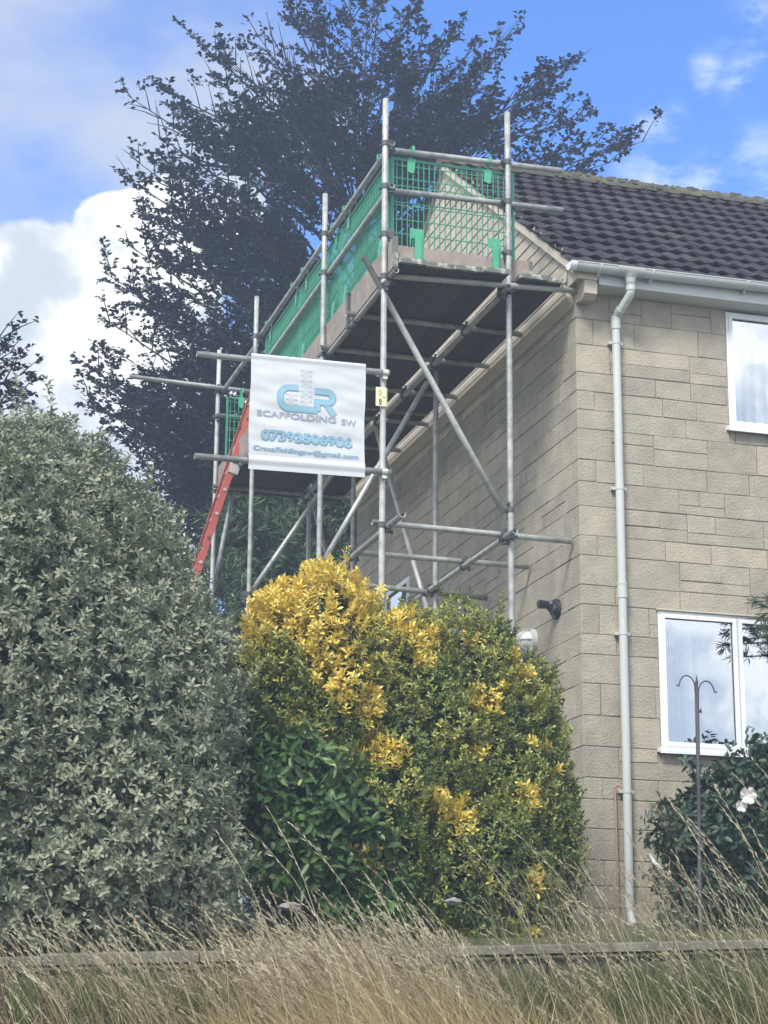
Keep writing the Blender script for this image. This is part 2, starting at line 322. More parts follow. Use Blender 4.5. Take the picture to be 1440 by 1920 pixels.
# ------------------------------------------------------------------ house
house=empty('stone_house',(0,0,0),'two storey house of pale tan stone blocks with dark tiled roof','house')
BEDS=[-.45,-.2,.0,.142,.309,.502,.74,.967,1.131,1.375,1.616,1.867,2.1,2.262,2.498,2.657,2.9,3.062,3.304,3.509,3.692,3.952,4.115,4.275,4.435,4.675,4.90,5.12]
def stones(mb,P,u1,openings,seed,zmax,prev0=True):
    """P(u,z,out)->xyz ; out = distance proud of the backing"""
    r=random.Random(seed)
    def cell(u0,z0,ua,z1,v):
        for (a,b,c,d) in openings:
            if u0<b and ua>a and z0<d and z1>c:
                # split around the opening
                if u0<a-.03: cell(u0,z0,a,z1,v)
                if ua>b+.03: cell(b,z0,ua,z1,v)
                if z0<c-.02: cell(max(u0,a),z0,min(ua,b),c,v)
                if z1>d+.02: cell(max(u0,a),d,min(ua,b),z1,v)
                return
        e=.0024; j=lambda: r.uniform(-.0032,.0032); o=.008+r.uniform(-.002,.002); c=.004
        q=[(u0+e+j(),z0+e+j()),(ua-e+j(),z0+e+j()),(ua-e+j(),z1-e+j()),(u0+e+j(),z1-e+j())]
        cc=[(u0+ua)/2,(z0+z1)/2]
        V=[P(a,b,0) for a,b in q]+[P(a,b,o-.003) for a,b in q]+[P(a+(c if a<cc[0] else -c),b+(c if b<cc[1] else -c),o) for a,b in q]
        F=[(8,9,10,11)]+[(k,(k+1)%4,4+(k+1)%4,4+k) for k in range(4)]+[(4+k,4+(k+1)%4,8+(k+1)%4,8+k) for k in range(4)]
        mb.add(V,F,av=v)
    def val(): 
        x=r.gauss(.5,.13); 
        if r.random()<.10: x+=.28
        return max(0,min(1,x))
    for i in range(len(BEDS)-1):
        z0,z1=BEDS[i],min(BEDS[i+1],zmax)
        if z1-z0<.04: continue
        h=z1-z0
        u=0.
        first=True
        while u<u1:
            if first: l=(.155 if i%3==1 else .30+.05*(i%2)); first=False
            else: l=r.uniform(.26,.62)+(.1 if h>.22 else 0)
            if u+l>u1-.12: l=u1-u
            v=val()
            if h>.2 and r.random()<.42 and u>.2:
                s=r.choice((.38,.45,.55,.62))*h
                if r.random()<.5 and l>.35:
                    m=l*r.uniform(.35,.65); cell(u,z0,u+l,z0+s,v); cell(u,z0+s,u+m,z1,val()); cell(u+m,z0+s,u+l,z1,val())
                else: cell(u,z0,u+l,z0+s,v); cell(u,z0+s,u+l,z1,val())
            else: cell(u,z0,u+l,z1,v)
            u+=l
HX=8.0; HY=6.6; ZT=5.16
# windows (u0,u1,z0,z1)
WL=(.654,2.95,1.355,2.49); WU=(1.352,3.35,4.06,5.12); WG=(4.58,5.45,2.75,3.765)
def backing(mb,P,u1,ops,zmax,z0=-.45):
    us=sorted({0,u1,*[q for o in ops for q in o[:2]]}); zs=sorted({z0,zmax,*[q for o in ops for q in o[2:]]})
    for a,b in zip(us,us[1:]):
        for c,d in zip(zs,zs[1:]):
            if any(a>=o[0]-1e-6 and b<=o[1]+1e-6 and c>=o[2]-1e-6 and d<=o[3]+1e-6 for o in ops): continue
            mb.add([P(a,c,0),P(b,c,0),P(b,d,0),P(a,d,0)],[(0,1,2,3)],am=1)
    for (a,b,c,d) in ops:   # reveals
        e=-.11
        mb.add([P(a,c,0),P(b,c,0),P(b,d,0),P(a,d,0),P(a,c,e),P(b,c,e),P(b,d,e),P(a,d,e)],[(0,1,5,4),(1,2,6,5),(2,3,7,6),(3,0,4,7)],am=0,av=.4)
PF=lambda u,z,o:(u,.010-o,z); PG=lambda u,z,o:(.010-o,u,z)
fw=MB(); backing(fw,lambda u,z,o:(u+.01 if u<.01 else u,.010-o,z),HX,[WL,WU],ZT); stones(fw,PF,HX,[WL,WU],3,5.12)
child('front_wall',fw,[M['stone'],M['mortar']],house)
gw=MB(); backing(gw,lambda u,z,o:(.010-o,u+.01 if u<.01 else u,z),HY,[WG],ZT); stones(gw,PG,HY,[WG],8,5.06)
gw.box((.012,HY,-.45),(HX,HY+.05,ZT),am=0,av=.4); gw.box((HX-.02,.02,-.45),(HX,HY,ZT),am=0,av=.4)
child('gable_wall',gw,[M['stone'],M['mortar']],house)
# gable tile hanging (small plain tiles, tilted, kicked out at the foot)
RY,RZ=3.3,7.70; SL=(RZ-5.36)/RY
gt=MB(); rg=random.Random(21); rowh=.115; nrow=int((RZ-5.2)/rowh)+1
for i in range(nrow):
    z=5.20+i*rowh; half=(RZ-z-.02)/SL; half=min(half,HY/2+.0)
    if half<.05: break
    y=RY-half+ (0.0825 if i%2 else 0)-.165
    kick=.026*math.exp(-i*1.0)
    while y<RY+half:
        a,b=max(y+.0012,RY-half),min(y+.165-.0012,RY+half)
        if b-a>.01:
            o=rg.uniform(-.002,.002)
            xo=-.056-kick+o*.6; xi=-.047-kick*.5
            za,zb=z+rg.uniform(-.003,.003),z+rowh+.02
            gt.add([(xo,a,za),(xo,b,za),(xi,b,zb),(xi,a,zb),(xo+.008,a,za),(xo+.008,b,za)],[(0,1,2,3),(0,4,5,1),(0,3,4),(1,5,2)],av=max(0,min(1,rg.gauss(.5,.2))))
        y+=.165
gt.add([(-.03,RY-HY/2,5.2),(-.03,RY+HY/2,5.2),(-.03,RY+.02,RZ-.02),(-.03,RY-.02,RZ-.02)],[(0,1,2,3)],av=0)
gt.add([(.3,RY-HY/2,5.2),(.3,RY+HY/2,5.2),(.3,RY,RZ-.05)],[(0,1,2)],av=0)
child('tile_hanging',gt,M['hung'],house)
bd=MB()
prof=[(0.0,5.015),(-.012,5.03),(-.04,5.05),(-.064,5.085),(-.070,5.115),(-.068,5.118),(-.074,5.122),(-.078,5.16),(-.074,5.225),(0.0,5.23)]
yy=.03
while yy<HY:
    l=min(rg.uniform(.7,1.3),HY-yy); bd.prism(prof,'y',yy,yy+l-.004); yy+=l
child('stone_band',bd,M['band'],house)
# roof
def slope_pt(s,x,off=0.):   # s along the slope from the eaves
    y=-.20+s*math.cos(PA); z=5.335-.13*SL+ .0+ s*math.sin(PA)
    return (x,y-off*math.sin(PA),z+off*math.cos(PA)+.03)
PA=math.atan(SL); SLEN=(RY+.20)/math.cos(PA)
rf=MB(); rr=random.Random(31); NR=13; gauge=SLEN/NR; pitch=.165
X0=-.10; NT=int((HX+.1-X0)/(pitch*2))
def wave(t): # one roll per unit, t in 0..1
    t=t%1.0; return .020*(math.sin(math.pi*min(1,t/.62))**1.3 if t<.62 else 0)
for row in range(NR):
    s0=row*gauge-.03; s1=(row+1)*gauge+.02
    sh=(row*.5*pitch)%(2*pitch)
    for k in range(-1,NT+1):
        xa=X0+k*2*pitch+sh; v=max(0,min(.93,rr.gauss(.5,.2))); 
        if rr.random()<.010: v=.98
        dz=rr.uniform(-.004,.005); tw=rr.uniform(-.006,.006); nseg=12
        top=[];bot=[];low=[];
        for q in range(nseg+1):
            x=xa+q/nseg*2*pitch*.985
            if x<X0: x=X0
            if x>HX+.1: x=HX+.1
            h=wave(((x-xa)/pitch)%1.0)*(1+.0*k)
            bot.append(slope_pt(s0+tw*q/nseg*2,x,.034+h+dz)); top.append(slope_pt(s1,x,.004+h*.9)); low.append(slope_pt(s0+.003,x,.034+h+dz-.026))
        n=nseg+1; V=low+bot+top; Fs=[]
        for q in range(nseg):
            if abs(V[q][0]-V[q+1][0])<1e-5: continue
            Fs.append((q,q+1,n+q+1,n+q)); Fs.append((n+q,n+q+1,2*n+q+1,2*n+q))
        if Fs: rf.add(V,Fs,av=v)
# underlay and rear slope
pa=slope_pt(-.02,X0+.01,-.005); pb=slope_pt(SLEN,X0+.01,-.005)
rf.add([pa,(HX+.1,pa[1],pa[2]),(HX+.1,pb[1],pb[2]),pb],[(0,1,2,3)],av=.1)
yb=2*RY+.2
rf.add([(X0,RY,RZ+.05),(HX+.1,RY,RZ+.05),(HX+.1,yb,pa[2]+.02),(X0,yb,pa[2]+.02),(X0,RY,RZ-.02),(X0,yb,pa[2]-.06)],[(0,1,2,3),(0,3,5,4)],av=.3)
roof=child('tiled_roof',rf,M['tile'],house)
vg=MB()
for sgn in(1,-1):   # cement verge strips
    for (s0,s1) in ((.02,.55),(.57,1.22),(1.24,2.0),(2.02,2.8),(2.82,SLEN)):
        a=slope_pt(s0,0,0);b=slope_pt(s1,0,0)
        f=lambda p,o: (p[1] if sgn>0 else 2*RY-p[1],p[2]+o)
        vg.prism([f(a,-.075),f(b,-.075),f(b,.005),f(a,.005)],'x',X0+.012,-.028)
child('verge',vg,M['band'],house)
rc=MB(); x=X0-.01
ri=random.Random(4)
while x<HX+.1:
    l=.44; y0=RY; zc=RZ+.045+ri.uniform(-.006,.006)
    pr=[(y0+.13*math.cos(a),zc-.035+.125*math.sin(a)) for a in [math.pi*k/10 for k in range(11)]]
    rc.prism(pr,'x',x,x+l-.006); 
    rc.prism([(y0+(p[0]-y0)*1.07,p[1]*1.0+.006) for p in pr],'x',x+l-.035,x+l-.002); x+=l
for k in range(300):  # moss cushions
    xx=ri.uniform(X0,HX); a=ri.uniform(.1,1.9); r=ri.uniform(.008,.022)
    c=np.array((xx,RY-.125*math.cos(a),RZ+.01+.125*math.sin(a)))
    rc.obox(c,(r*1.4,0,0),(0,r,0),(0,0,r*.7))
child('ridge',rc,M['moss'],house)
# eaves: soffit, fascia, gutter
sf=MB(); sf.box((.10,-.165,5.135),(HX,.02,5.15)); child('soffit',sf,M['fascia'],house)
fs=MB(); fs.box((.135,-.185,5.142),(HX,-.167,5.30)); fs.box((.135,-.190,5.136),(HX,-.160,5.150)); fs.prism([(-.187,5.285),(-.187,5.31),(-.16,5.32),(-.16,5.285)],'x',.135,HX); child('fascia',fs,M['fascia'],house)
kn=MB(); kn.prism([(-.14,5.005),(.16,5.045),(.16,5.16),(-.2,5.16),(-.2,5.045)],'x',.002,.112) ; kn.prism([(-.21,5.16),(.02,5.16),(.02,5.32),(-.21,5.30)],'x',-.06,.115); child('kneeler',kn,M['hung'],house)
gu=MB(); GY,GZ=-.255,5.262; gr=.056
def gzx(x): return GZ+.009*(x+.1)
n=14; Vg=[];Fg=[]; xsg=[-.14,.1,.3,1,2,3,5,HX]
for x in xsg:
    for k in range(n+1):
        a=math.pi+math.pi*k/n; Vg.append((x,GY+gr*math.cos(a),gzx(x)+gr*1.0*math.sin(a)))
    for k in range(n,-1,-1):
        a=math.pi+math.pi*k/n; Vg.append((x,GY+(gr-.004)*math.cos(a),gzx(x)+(gr-.004)*math.sin(a)))
m=2*(n+1)
for i in range(len(xsg)-1):
    for k in range(m): Fg.append((i*m+k,i*m+(k+1)%m,(i+1)*m+(k+1)%m,(i+1)*m+k))
Fg.append(tuple(range(m))); gu.add(Vg,Fg)
gu.tube([(x,GY-gr,gzx(x)+.002) for x in (-.14,HX)],.006,8)
gutter=child('gutter',gu,M['gutter'],house,smooth=False)
se=MB(); se.prism([(GY+(gr+.004)*math.cos(math.pi+math.pi*k/n),gzx(-.1)+(gr+.004)*math.sin(math.pi+math.pi*k/n)) for k in range(n+1)],'x',-.155,-.10); child('stop_end',se,M['pvc'],gutter)
def bracket(x,wd=.022):
    b=MB(); g=gzx(x); pts=[(x,GY+(gr+.008)*math.cos(math.pi+math.pi*k/10),g+(gr+.008)*math.sin(math.pi+math.pi*k/10)) for k in range(11)]
    V=[];F=[]
    for p in pts: V+= [(p[0]-wd/2,p[1],p[2]),(p[0]+wd/2,p[1],p[2]),(p[0]+wd/2,GY+(p[1]-GY)*.88,g+(p[2]-g)*.88),(p[0]-wd/2,GY+(p[1]-GY)*.88,g+(p[2]-g)*.88)]
    for i in range(10):
        for k in range(4): F.append((i*4+k,i*4+(k+1)%4,i*4+4+(k+1)%4,i*4+4+k))
    F+= [(0,1,2,3),(40,41,42,43)]; b.add(V,F); b.box((x-wd/2,GY+.02,g-.075),(x+wd/2,-.186,g-.03)); return b
for x in (.11,.57,1.42,2.3,3.2): child('gutter_bracket',bracket(x),M['gutter'],gutter)
ou=MB(); OX=.385; n=14
pr=[(GY+(gr+.006)*math.cos(math.pi+math.pi*k/n),gzx(OX)+(gr+.006)*math.sin(math.pi+math.pi*k/n)) for k in range(n+1)]
ou.prism(pr,'x',OX-.125,OX+.115); ou.tube([(OX,GY,GZ-.04),(OX,GY,GZ-.075),(OX,GY,GZ-.115)],[.065,.045,.037],16)
child('gutter_outlet',ou,M['outlet'],gutter)
dp=MB(); DX,DY=.333,-.052
path=[(OX,GY,5.15),(OX,GY,5.08),(OX-.005,GY+.01,5.05),(DX+.012,DY-.02,4.945),(DX,DY,4.915),(DX,DY,4.86)]
dp.tube(path,.034,18); dp.tube([(DX,DY,4.87),(DX,DY,2.60)],.034,18); dp.tube([(DX,DY,2.62),(DX,DY,.12)],.034,18)
dp.tube([(DX,DY,.14),(DX-.01,DY-.05,.05),(DX-.01,DY-.12,.0)],.034,14)
dn=child('downpipe',dp,M['gutter'],house,smooth=False)
for p in dn.data.polygons: p.use_smooth=len(p.vertices)==4
a=np.array(path[3]);b=np.array(path[2]); d=(b-a)/np.linalg.norm(b-a)
for p,q in (((DX,DY,4.815),(DX,DY,4.905)),((DX,DY,2.555),(DX,DY,2.675)),((OX,GY,5.085),(OX,GY,5.13)),(a,a+d*.05)):
    co=MB(); p=np.array(p);q=np.array(q); co.tube([p,q],.0395,18); co.tube([q-(q-p)*.1,q+(q-p)*.04],.042,18); child('pipe_socket',co,M['gutter'],dn)
for z in(4.70,3.46,2.27,1.03):
    c=MB(); c.tube([(DX,DY,z-.014),(DX,DY,z+.014)],.038,16); c.box((DX-.062,DY+.01,z-.012),(DX+.062,DY+.05,z+.012)); child('pipe_clip',c,M['gutter'],dn)
# windows
def window(name,x0,x1,z0,z1,mull,axis='x',sill=True,blinds=None,fr=.034,label=None):
    """axis x: on the front wall (y=0). axis y: on the gable (x=0)."""
    T=(lambda u,d,z:(u,d,z)) if axis=='x' else (lambda u,d,z:(d,u,z))
    def bx(mb,a,b): 
        p,q=T(*a),T(*b); mb.box(tuple(min(i,j) for i,j in zip(p,q)),tuple(max(i,j) for i,j in zip(p,q)))
    we=bpy.data.objects.new(name,None); COL.objects.link(we); we.parent=house; we.location=T((x0+x1)/2,.03,z0)
    if label: we['label']=label
    f=MB(); D0,D1=-.005,.065; e=.003
    x0+=e;x1-=e;z1-=e
    bx(f,(x0,D0,z0),(x1,D1,z0+fr)); bx(f,(x0,D0,z1-fr),(x1,D1,z1)); bx(f,(x0,D0,z0+fr),(x0+fr,D1,z1-fr)); bx(f,(x1-fr,D0,z0+fr),(x1,D1,z1-fr))
    for m_ in mull: bx(f,(m_-.012,D0+.012,z0+fr),(m_+.012,D1,z1-fr))
    child('frame',f,M['pvc'],we)
    edges=[x0+fr]+list(mull)+[x1-fr]
    for i in range(len(edges)-1):
        a=edges[i]+(.0 if i==0 else .008); b=edges[i+1]-(.0 if i==len(edges)-2 else .008); q=.032
        s=MB(); y0,y1=-.016,.04; za,zb=z0+fr-.012,z1-fr+.012
        if i==0: a-=.012
        if i==len(edges)-2: b+=.012
        bx(s,(a,y0,za),(b,y1,za+q)); bx(s,(a,y0,zb-q),(b,y1,zb)); bx(s,(a,y0,za+q),(a+q,y1,zb-q)); bx(s,(b-q,y0,za+q),(b,y1,zb-q))
        # black gasket
        child('sash',s,M['pvc'],we)
        g=MB(); k=.004
        bx(g,(a+q,.006,za+q),(b-q,.012,za+q+k)); bx(g,(a+q,.006,zb-q-k),(b-q,.012,zb-q)); bx(g,(a+q,.006,za+q+k),(a+q+k,.012,zb-q-k)); bx(g,(b-q-k,.006,za+q+k),(b-q,.012,zb-q-k))
        child('gasket',g,M['black'],we)
        p=MB(); P=[T(a+q,.014,za+q),T(b-q,.014,za+q),T(b-q,.014,zb-q),T(a+q,.014,zb-q)]; p.add(P,[(0,1,2,3)]); child('glass_pane',p,M['glass'],we)
    if sill:
        s=MB(); bx(s,(x0-.035,-.06,z0-.032),(x1+.035,.02,z0-.003)); bx(s,(x0-.035,-.06,z0-.045),(x1+.035,-.05,z0-.031)); child('sill',s,M['pvc'],we)
    # room behind
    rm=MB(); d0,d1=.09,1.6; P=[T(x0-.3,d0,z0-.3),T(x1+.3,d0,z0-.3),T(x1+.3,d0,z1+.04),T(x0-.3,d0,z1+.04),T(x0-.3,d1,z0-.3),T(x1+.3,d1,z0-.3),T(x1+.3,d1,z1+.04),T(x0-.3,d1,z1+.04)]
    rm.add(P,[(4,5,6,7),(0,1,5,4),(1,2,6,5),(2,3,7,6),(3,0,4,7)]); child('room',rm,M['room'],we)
    if blinds:
        b=MB(); bl=random.Random(7)
        for (a,c,tilt,stp) in blinds:
            u=a
            while u<c:
                t=R_(tilt+bl.uniform(-7,7)); hw=.044
                p1=T(u-hw*math.cos(t),.16-hw*math.sin(t),z0+.05); p2=T(u+hw*math.cos(t),.16+hw*math.sin(t),z0+.05)
                p3=(p2[0],p2[1],z1-.09); p4=(p1[0],p1[1],z1-.09); b.add([p1,p2,p3,p4],[(0,1,2,3)]); u+=stp
        child('blind',b,M['blind'],we)
    return we
window('window',WL[0],WL[1],WL[2]+.032,WL[3],[1.345,2.2],blinds=[(.74,.98,70,.022),(.98,1.0,5,.08),(1.42,2.9,80,.2)],label='white framed ground floor window with open vertical blind')
window('window',WU[0],WU[1],WU[2]+.03,WU[3]-.01,[2.2],blinds=[(1.42,3.3,28,.10)],label='white framed upper window under the eaves with closed vertical blind')
window('window',WG[0],WG[1],WG[2]+.03,WG[3],[],axis='y',blinds=[(4.62,5.42,8,.08)],label='small white framed window in the gable wall')
# lead strip over the lower window
ld=MB(); ld.prism([(-.002,WL[3]),(-.03,WL[3]+.002),(-.03,WL[3]+.010),(-.002,WL[3]+.018)],'x',WL[0]-.01,WL[1]+.01); child('drip_strip',ld,M['band'],house)
# ------------------------------------------------------------------ things fixed on the house
cl=empty('security_camera',(-.01,.505,2.56),'black security camera on round bracket on the gable wall near the corner','camera')
b=MB(); b.tube([(-.002,.505,2.56),(-.03,.505,2.56)],[.085,.078],24); b.tube([(-.03,.505,2.56),(-.05,.505,2.57)],[.06,.04],18); child('wall_bracket',b,M['black'],cl,smooth=False)
b=MB(); b.tube([(-.045,.505,2.555),(-.075,.50,2.575),(-.10,.495,2.585)],[.034,.028,.024],16); b.tube([(-.085,.50,2.588),(-.165,.49,2.588)],[.033,.036],18); b.tube([(-.163,.49,2.588),(-.172,.489,2.588)],[.03,.028],18); child('camera_head',b,M['black'],cl)
lm=empty('bulkhead_lamp',(-.01,1.06,2.38),'round caged bulkhead lamp with clear ribbed glass on the gable wall','lamp')
b=MB(); b.tube([(0,1.06,2.40),(-.035,1.06,2.40)],[.105,.10],24); child('base',b,M['gutter'],lm)
b=MB(); b.tube([(-.034,1.06,2.40),(-.08,1.06,2.40),(-.115,1.06,2.40),(-.135,1.06,2.40)],[.085,.082,.062,.03],24); child('glass_dome',b,M['lens'],lm,smooth=True)
b=MB()
for dy in(-.045,0,.045): 
    b.tube([(-.034,1.06+dy,2.40+math.cos(a)*.095) if k in(0,8) else (-.034-.115*math.sin(math.pi*k/8),1.06+dy,2.40+math.cos(math.pi*k/8)*.095) for k,a in [(k,math.pi*k/8) for k in range(9)]],.0055,6)
b.tube([(-.034-.115*math.sin(math.pi*k/8),1.06+math.cos(math.pi*k/8)*.095,2.40) for k in range(9)],.0055,6)
b.tube([(-.04,1.06+.095*math.cos(2*math.pi*k/20),2.40+.095*math.sin(2*math.pi*k/20)) for k in range(21)],.008,6); child('wire_cage',b,M['gutter'],lm)
cb=MB(); cb.tube([(-.012,1.16,2.36),(-.012,1.30,2.28),(-.012,1.42,2.05)],.012,8); child('cable',cb,M['gutter'],lm)
b=MB(); b.tube([(.243,-.03,1.06),(.245,-.03,.9),(.25,-.03,.2),(.25,-.03,-.02)],.0095,8); b.tube([(.243,-.03,1.055),(.262,-.045,1.075),(.285,-.055,1.065)],.0085,8); link('copper_pipe',b.mesh('copper_pipe'),M['copper'],label='thin copper pipe running up the wall beside the grey downpipe',cat='pipe')
b=MB(); b.tube([(.53,.0,.56),(.545,-.04,.50),(.60,-.05,.45),(.66,-.05,.42),(.75,-.05,.41),(.85,-.05,.42)],.014,10); link('waste_pipe',b.mesh('waste_pipe'),M['pvc'],smooth=True,label='curved white pipe sticking out of the wall behind the dark shrub',cat='pipe')
# shepherd's crook
hk=empty('garden_hook',(.19,-1.6,0),'dark iron double shepherds crook in front of the lower window','garden hook')
b=MB(); b.tube([(.172,-1.6,-.3),(.20,-1.6,.8),(.213,-1.6,1.53)],[.0135,.0135,.0145],10); b.tube([(.213,-1.6,1.53),(.214,-1.6,1.58),(.214,-1.6,1.60),(.214,-1.6,1.66)],[.0155,.008,.013,.001],8); child('pole',b,M['iron'],hk,smooth=True)
def hk_arm(s,dz):
    p=[(.213+s*.012,-1.6,1.53)]+[(.213+s*(.012+.062*(1-math.cos(a))),-1.6,1.53+dz+.09*math.sin(a)) for a in [math.pi*k/10*.88 for k in range(1,11)]]
    e=p[-1]; p+=[(e[0]+s*.004,-1.6,e[2]-.02),(e[0]+s*.016,-1.6,e[2]-.022),(e[0]+s*.02,-1.6,e[2]-.01)]; q=MB(); q.tube(p,.005,8); return q
child('hook_arm',hk_arm(-1,.03),M['iron'],hk); child('hook_arm',hk_arm(1,.0),M['iron'],hk)
b=MB(); b.tube([(.225,-1.6,1.40),(.24,-1.6,1.405)],.01,8); b.tube([(.24,-1.6,1.388),(.24,-1.6,1.422)],.004,6); child('thumb_screw',b,M['iron'],hk)
# ------------------------------------------------------------------ scaffold
scaf=empty('scaffold',(-1.1,3.2,0),'galvanised tube scaffold tower with platform at eaves height along the gable wall','scaffold')
TR=.0242; rs_=random.Random(77)
def tub(name,a,b,**k):
    m=MB(); n=max(2,int(np.linalg.norm(np.array(b)-np.array(a))/.6)); A=np.array(a,float);B_=np.array(b,float)
    m.tube([A+(B_-A)*i/n for i in range(n+1)],TR,16,hollow=True,av=rs_.uniform(.1,.95)); o=child(name,m,M['galv'],scaf,**k)
    for p in o.data.polygons: p.use_smooth=len(p.vertices)==4
    return o
XO,XI=-1.62,-.55
YS=[.06,2.0,4.8,6.7]
for y,t in zip(YS,(6.65,6.64,6.69,6.75)): tub('standard',(XO,y,-.02),(XO,y,t))
for y,t in zip((.08,2.02,4.78,6.65),(6.70,5.30,5.3,6.4)): tub('standard',(XI,y,-.02),(XI,y,t))
for x in(XO,XI):
    for y in YS:
        m=MB(); m.box((x-.075,y-.075,-.035),(x+.075,y+.075,-.022)); child('base_plate',m,M['steel'],scaf)
# ledgers
tub('ledger',(-1.57,-.11,5.08),(-1.57,6.95,5.09)); tub('ledger',(-.60,-.06,5.075),(-.60,6.9,5.08))
tub('ledger',(-1.57,-.33,3.01),(-1.57,6.9,3.03)); tub('ledger',(-.60,-.155,3.005),(-.60,2.72,3.01)); tub('ledger',(-.645,2.45,3.0),(-.645,6.9,3.0))
# platform transoms
for y in (.13,1.06,1.93,2.85,3.75,4.68,5.6,6.62):
    tub('transom',(-1.66 if y>.2 else -1.55,y,5.125),(-.082 if y>.2 else .06,y if y>.2 else y-.17,5.12))
# low transoms that butt the wall
tub('transom',(-1.68,.13,3.055),(-.018,.13,3.035)); tub('transom',(-1.6,1.10,3.055),(-.02,1.10,3.05)); tub('transom',(-1.7,2.10,3.04),(-.03,2.14,3.0)); tub('transom',(-1.7,4.72,3.05),(-.03,4.72,3.05)); tub('transom',(-1.7,6.62,3.05),(-.5,6.62,3.05))
# guard rails
tub('guard_rail',(-1.57,.03,6.25),(-1.57,4.95,6.26)); tub('guard_rail',(-1.57,.025,5.87),(-1.57,4.9,5.88))
tub('guard_rail',(-1.57,4.98,6.22),(-1.57,6.9,6.26)); tub('guard_rail',(-1.52,.13,6.235),(-.055,.13,6.26)); tub('guard_rail',(-1.52,.13,5.875),(-.045,.13,5.90))
tub('guard_rail',(-2.64,6.64,6.31),(-1.26,6.64,6.275)); tub('guard_rail',(-1.6,6.62,5.95),(-.4,6.62,5.95))
# braces
tub('brace',(-1.775,.115,5.255),(-.60,.115,3.22)); tub('brace',(-.62,2.06,4.95),(-1.64,2.06,3.06)); tub('brace',(-.615,3.75,5.03),(-.615,2.05,2.83)); tub('brace',(-.615,6.6,5.35),(-.60,4.6,3.0))
tub('brace',(-.60,4.85,5.1),(-1.66,4.85,3.42)); tub('brace',(-1.30,6.75,5.75),(-1.62,6.78,3.8)); tub('brace',(-1.67,4.6,3.1),(-1.67,6.6,.4))
# banner rails
tub('banner_rail',(-3.13,.012,4.243),(-1.585,.012,4.253)); tub('banner_rail',(-3.12,.012,3.425),(-1.565,.012,3.437))
def coupler(p,ax1,ax2,d=.048,kind='steel'):
    """p = centre of tube 1 ; tube 2 is offset by d along n=ax1 x ax2"""
    p=np.array(p,float);a1=np.array(ax1,float);a2=np.array(ax2,float);n=np.cross(a1,a2); n/=np.linalg.norm(n)
    m=MB(); m.tube([p-a1*.022,p+a1*.022],.0305,14); q=p+n*d; m.tube([q-a2*.022,q+a2*.022],.0305,14)
    c=(p+q)/2; m.obox(c,a1*.02,a2*.02,n*.02)
    s=a2; m.obox(p-s*.040,s*.012,a1*.018,n*.012); m.tube([p-s*.052-n*.03,p-s*.052+n*.02],.007,6); m.tube([p-s*.052-n*.034,p-s*.052-n*.022],.013,6)
    m.obox(q-a1*.040,a1*.012,a2*.018,n*.012); m.tube([q-a1*.052-n*.02,q-a1*.052+n*.03],.007,6); m.tube([q-a1*.052+n*.022,q-a1*.052+n*.036],.013,6)
    child('coupler',m,M[kind],scaf)
Z,Yx,Xx=(0,0,1),(0,1,0),(1,0,0); nX,nY=(-1,0,0),(0,-1,0)
for y in YS:   # outer standards to ledgers (tube 2 lies towards +x)
    coupler((XO,y,5.085),Z,nY); coupler((XO,y,3.02),Z,nY); coupler((XO,y,6.25),Z,nY); 
    if y<5: coupler((XO,y,5.87),Z,nY)
for y in (.08,2.02,4.78,6.65): coupler((XI,y,5.078),Z,Yx); coupler((XI,y,3.008),Z,Yx)
coupler((XO,.06,5.45),Z,nY); coupler((XI,.08,5.43),Z,Xx)
coupler((XI,.08,6.245),Z,Xx); coupler((XI,.08,5.888),Z,Xx)
for y in (.13,1.06,1.93,2.85,3.75,4.68,5.6,6.62): coupler((-1.57,y,5.083),Yx,nX,.042); coupler((-.60,y,5.078),Yx,nX,.045)
coupler((-.60,.13,3.006),Yx,nX,.04); coupler((-.60,1.10,3.008),Yx,nX,.04); coupler((-.60,2.12,3.008),Yx,nX,.03); coupler((-.62,2.55,3.0),Yx,nX,.03); coupler((-1.57,.13,3.011),Yx,nX,.04); coupler((-1.57,1.1,3.015),Yx,nX,.04)
dg=np.array((1.195,0,-2.07)); dg/=np.linalg.norm(dg)
coupler((XO,.06,5.0),Z,-dg,.05); coupler((XI,.08,3.24),Z,dg,.04)
coupler((XO,.06,4.25),Z,Xx,-.048,'zinc'); coupler((XO,.06,3.435),Z,Xx,-.048,'zinc')
coupler((XO,6.7,6.30),Z,Xx,-.05); coupler((XO,6.7,5.95),Z,Xx,-.05); coupler((XO,4.8,3.5),Z,Yx); coupler((XO,2.0,3.12),Z,Yx)
# ------------------------------------------------------------------ boards
def board(name,lab,grp,x0,x1,y0,y1,z0,z1,sag=0.,along='y'):
    m=MB(); r=random.Random(int(x0*1000)+int(y0*77)+int(z0*31)); o=.012
    m.box((x0,y0,z0),(x1,y1,z1),av=r.uniform(.15,.85))
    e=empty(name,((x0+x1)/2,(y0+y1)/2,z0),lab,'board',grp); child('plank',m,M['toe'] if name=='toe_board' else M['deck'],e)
    for yy in ((y0,y1) if along=='y' else (x0,x1)):
        b=MB()
        if along=='y': b.box((x0-.0015,yy-.0015 if yy==y0 else yy-.035,z0-.0015),(x1+.0015,yy+.035 if yy==y0 else yy+.0015,z1+.0015))
        else: b.box((yy-.0015 if yy==x0 else yy-.035,y0-.0015,z0-.0015),(yy+.035 if yy==x0 else yy+.0015,y1+.0015,z1+.0015))
        child('end_band',b,M['bandiron'],e)
    return e
ZB=5.151
wh=['outermost','second from the outside','third from the outside','just left of the inner poles']
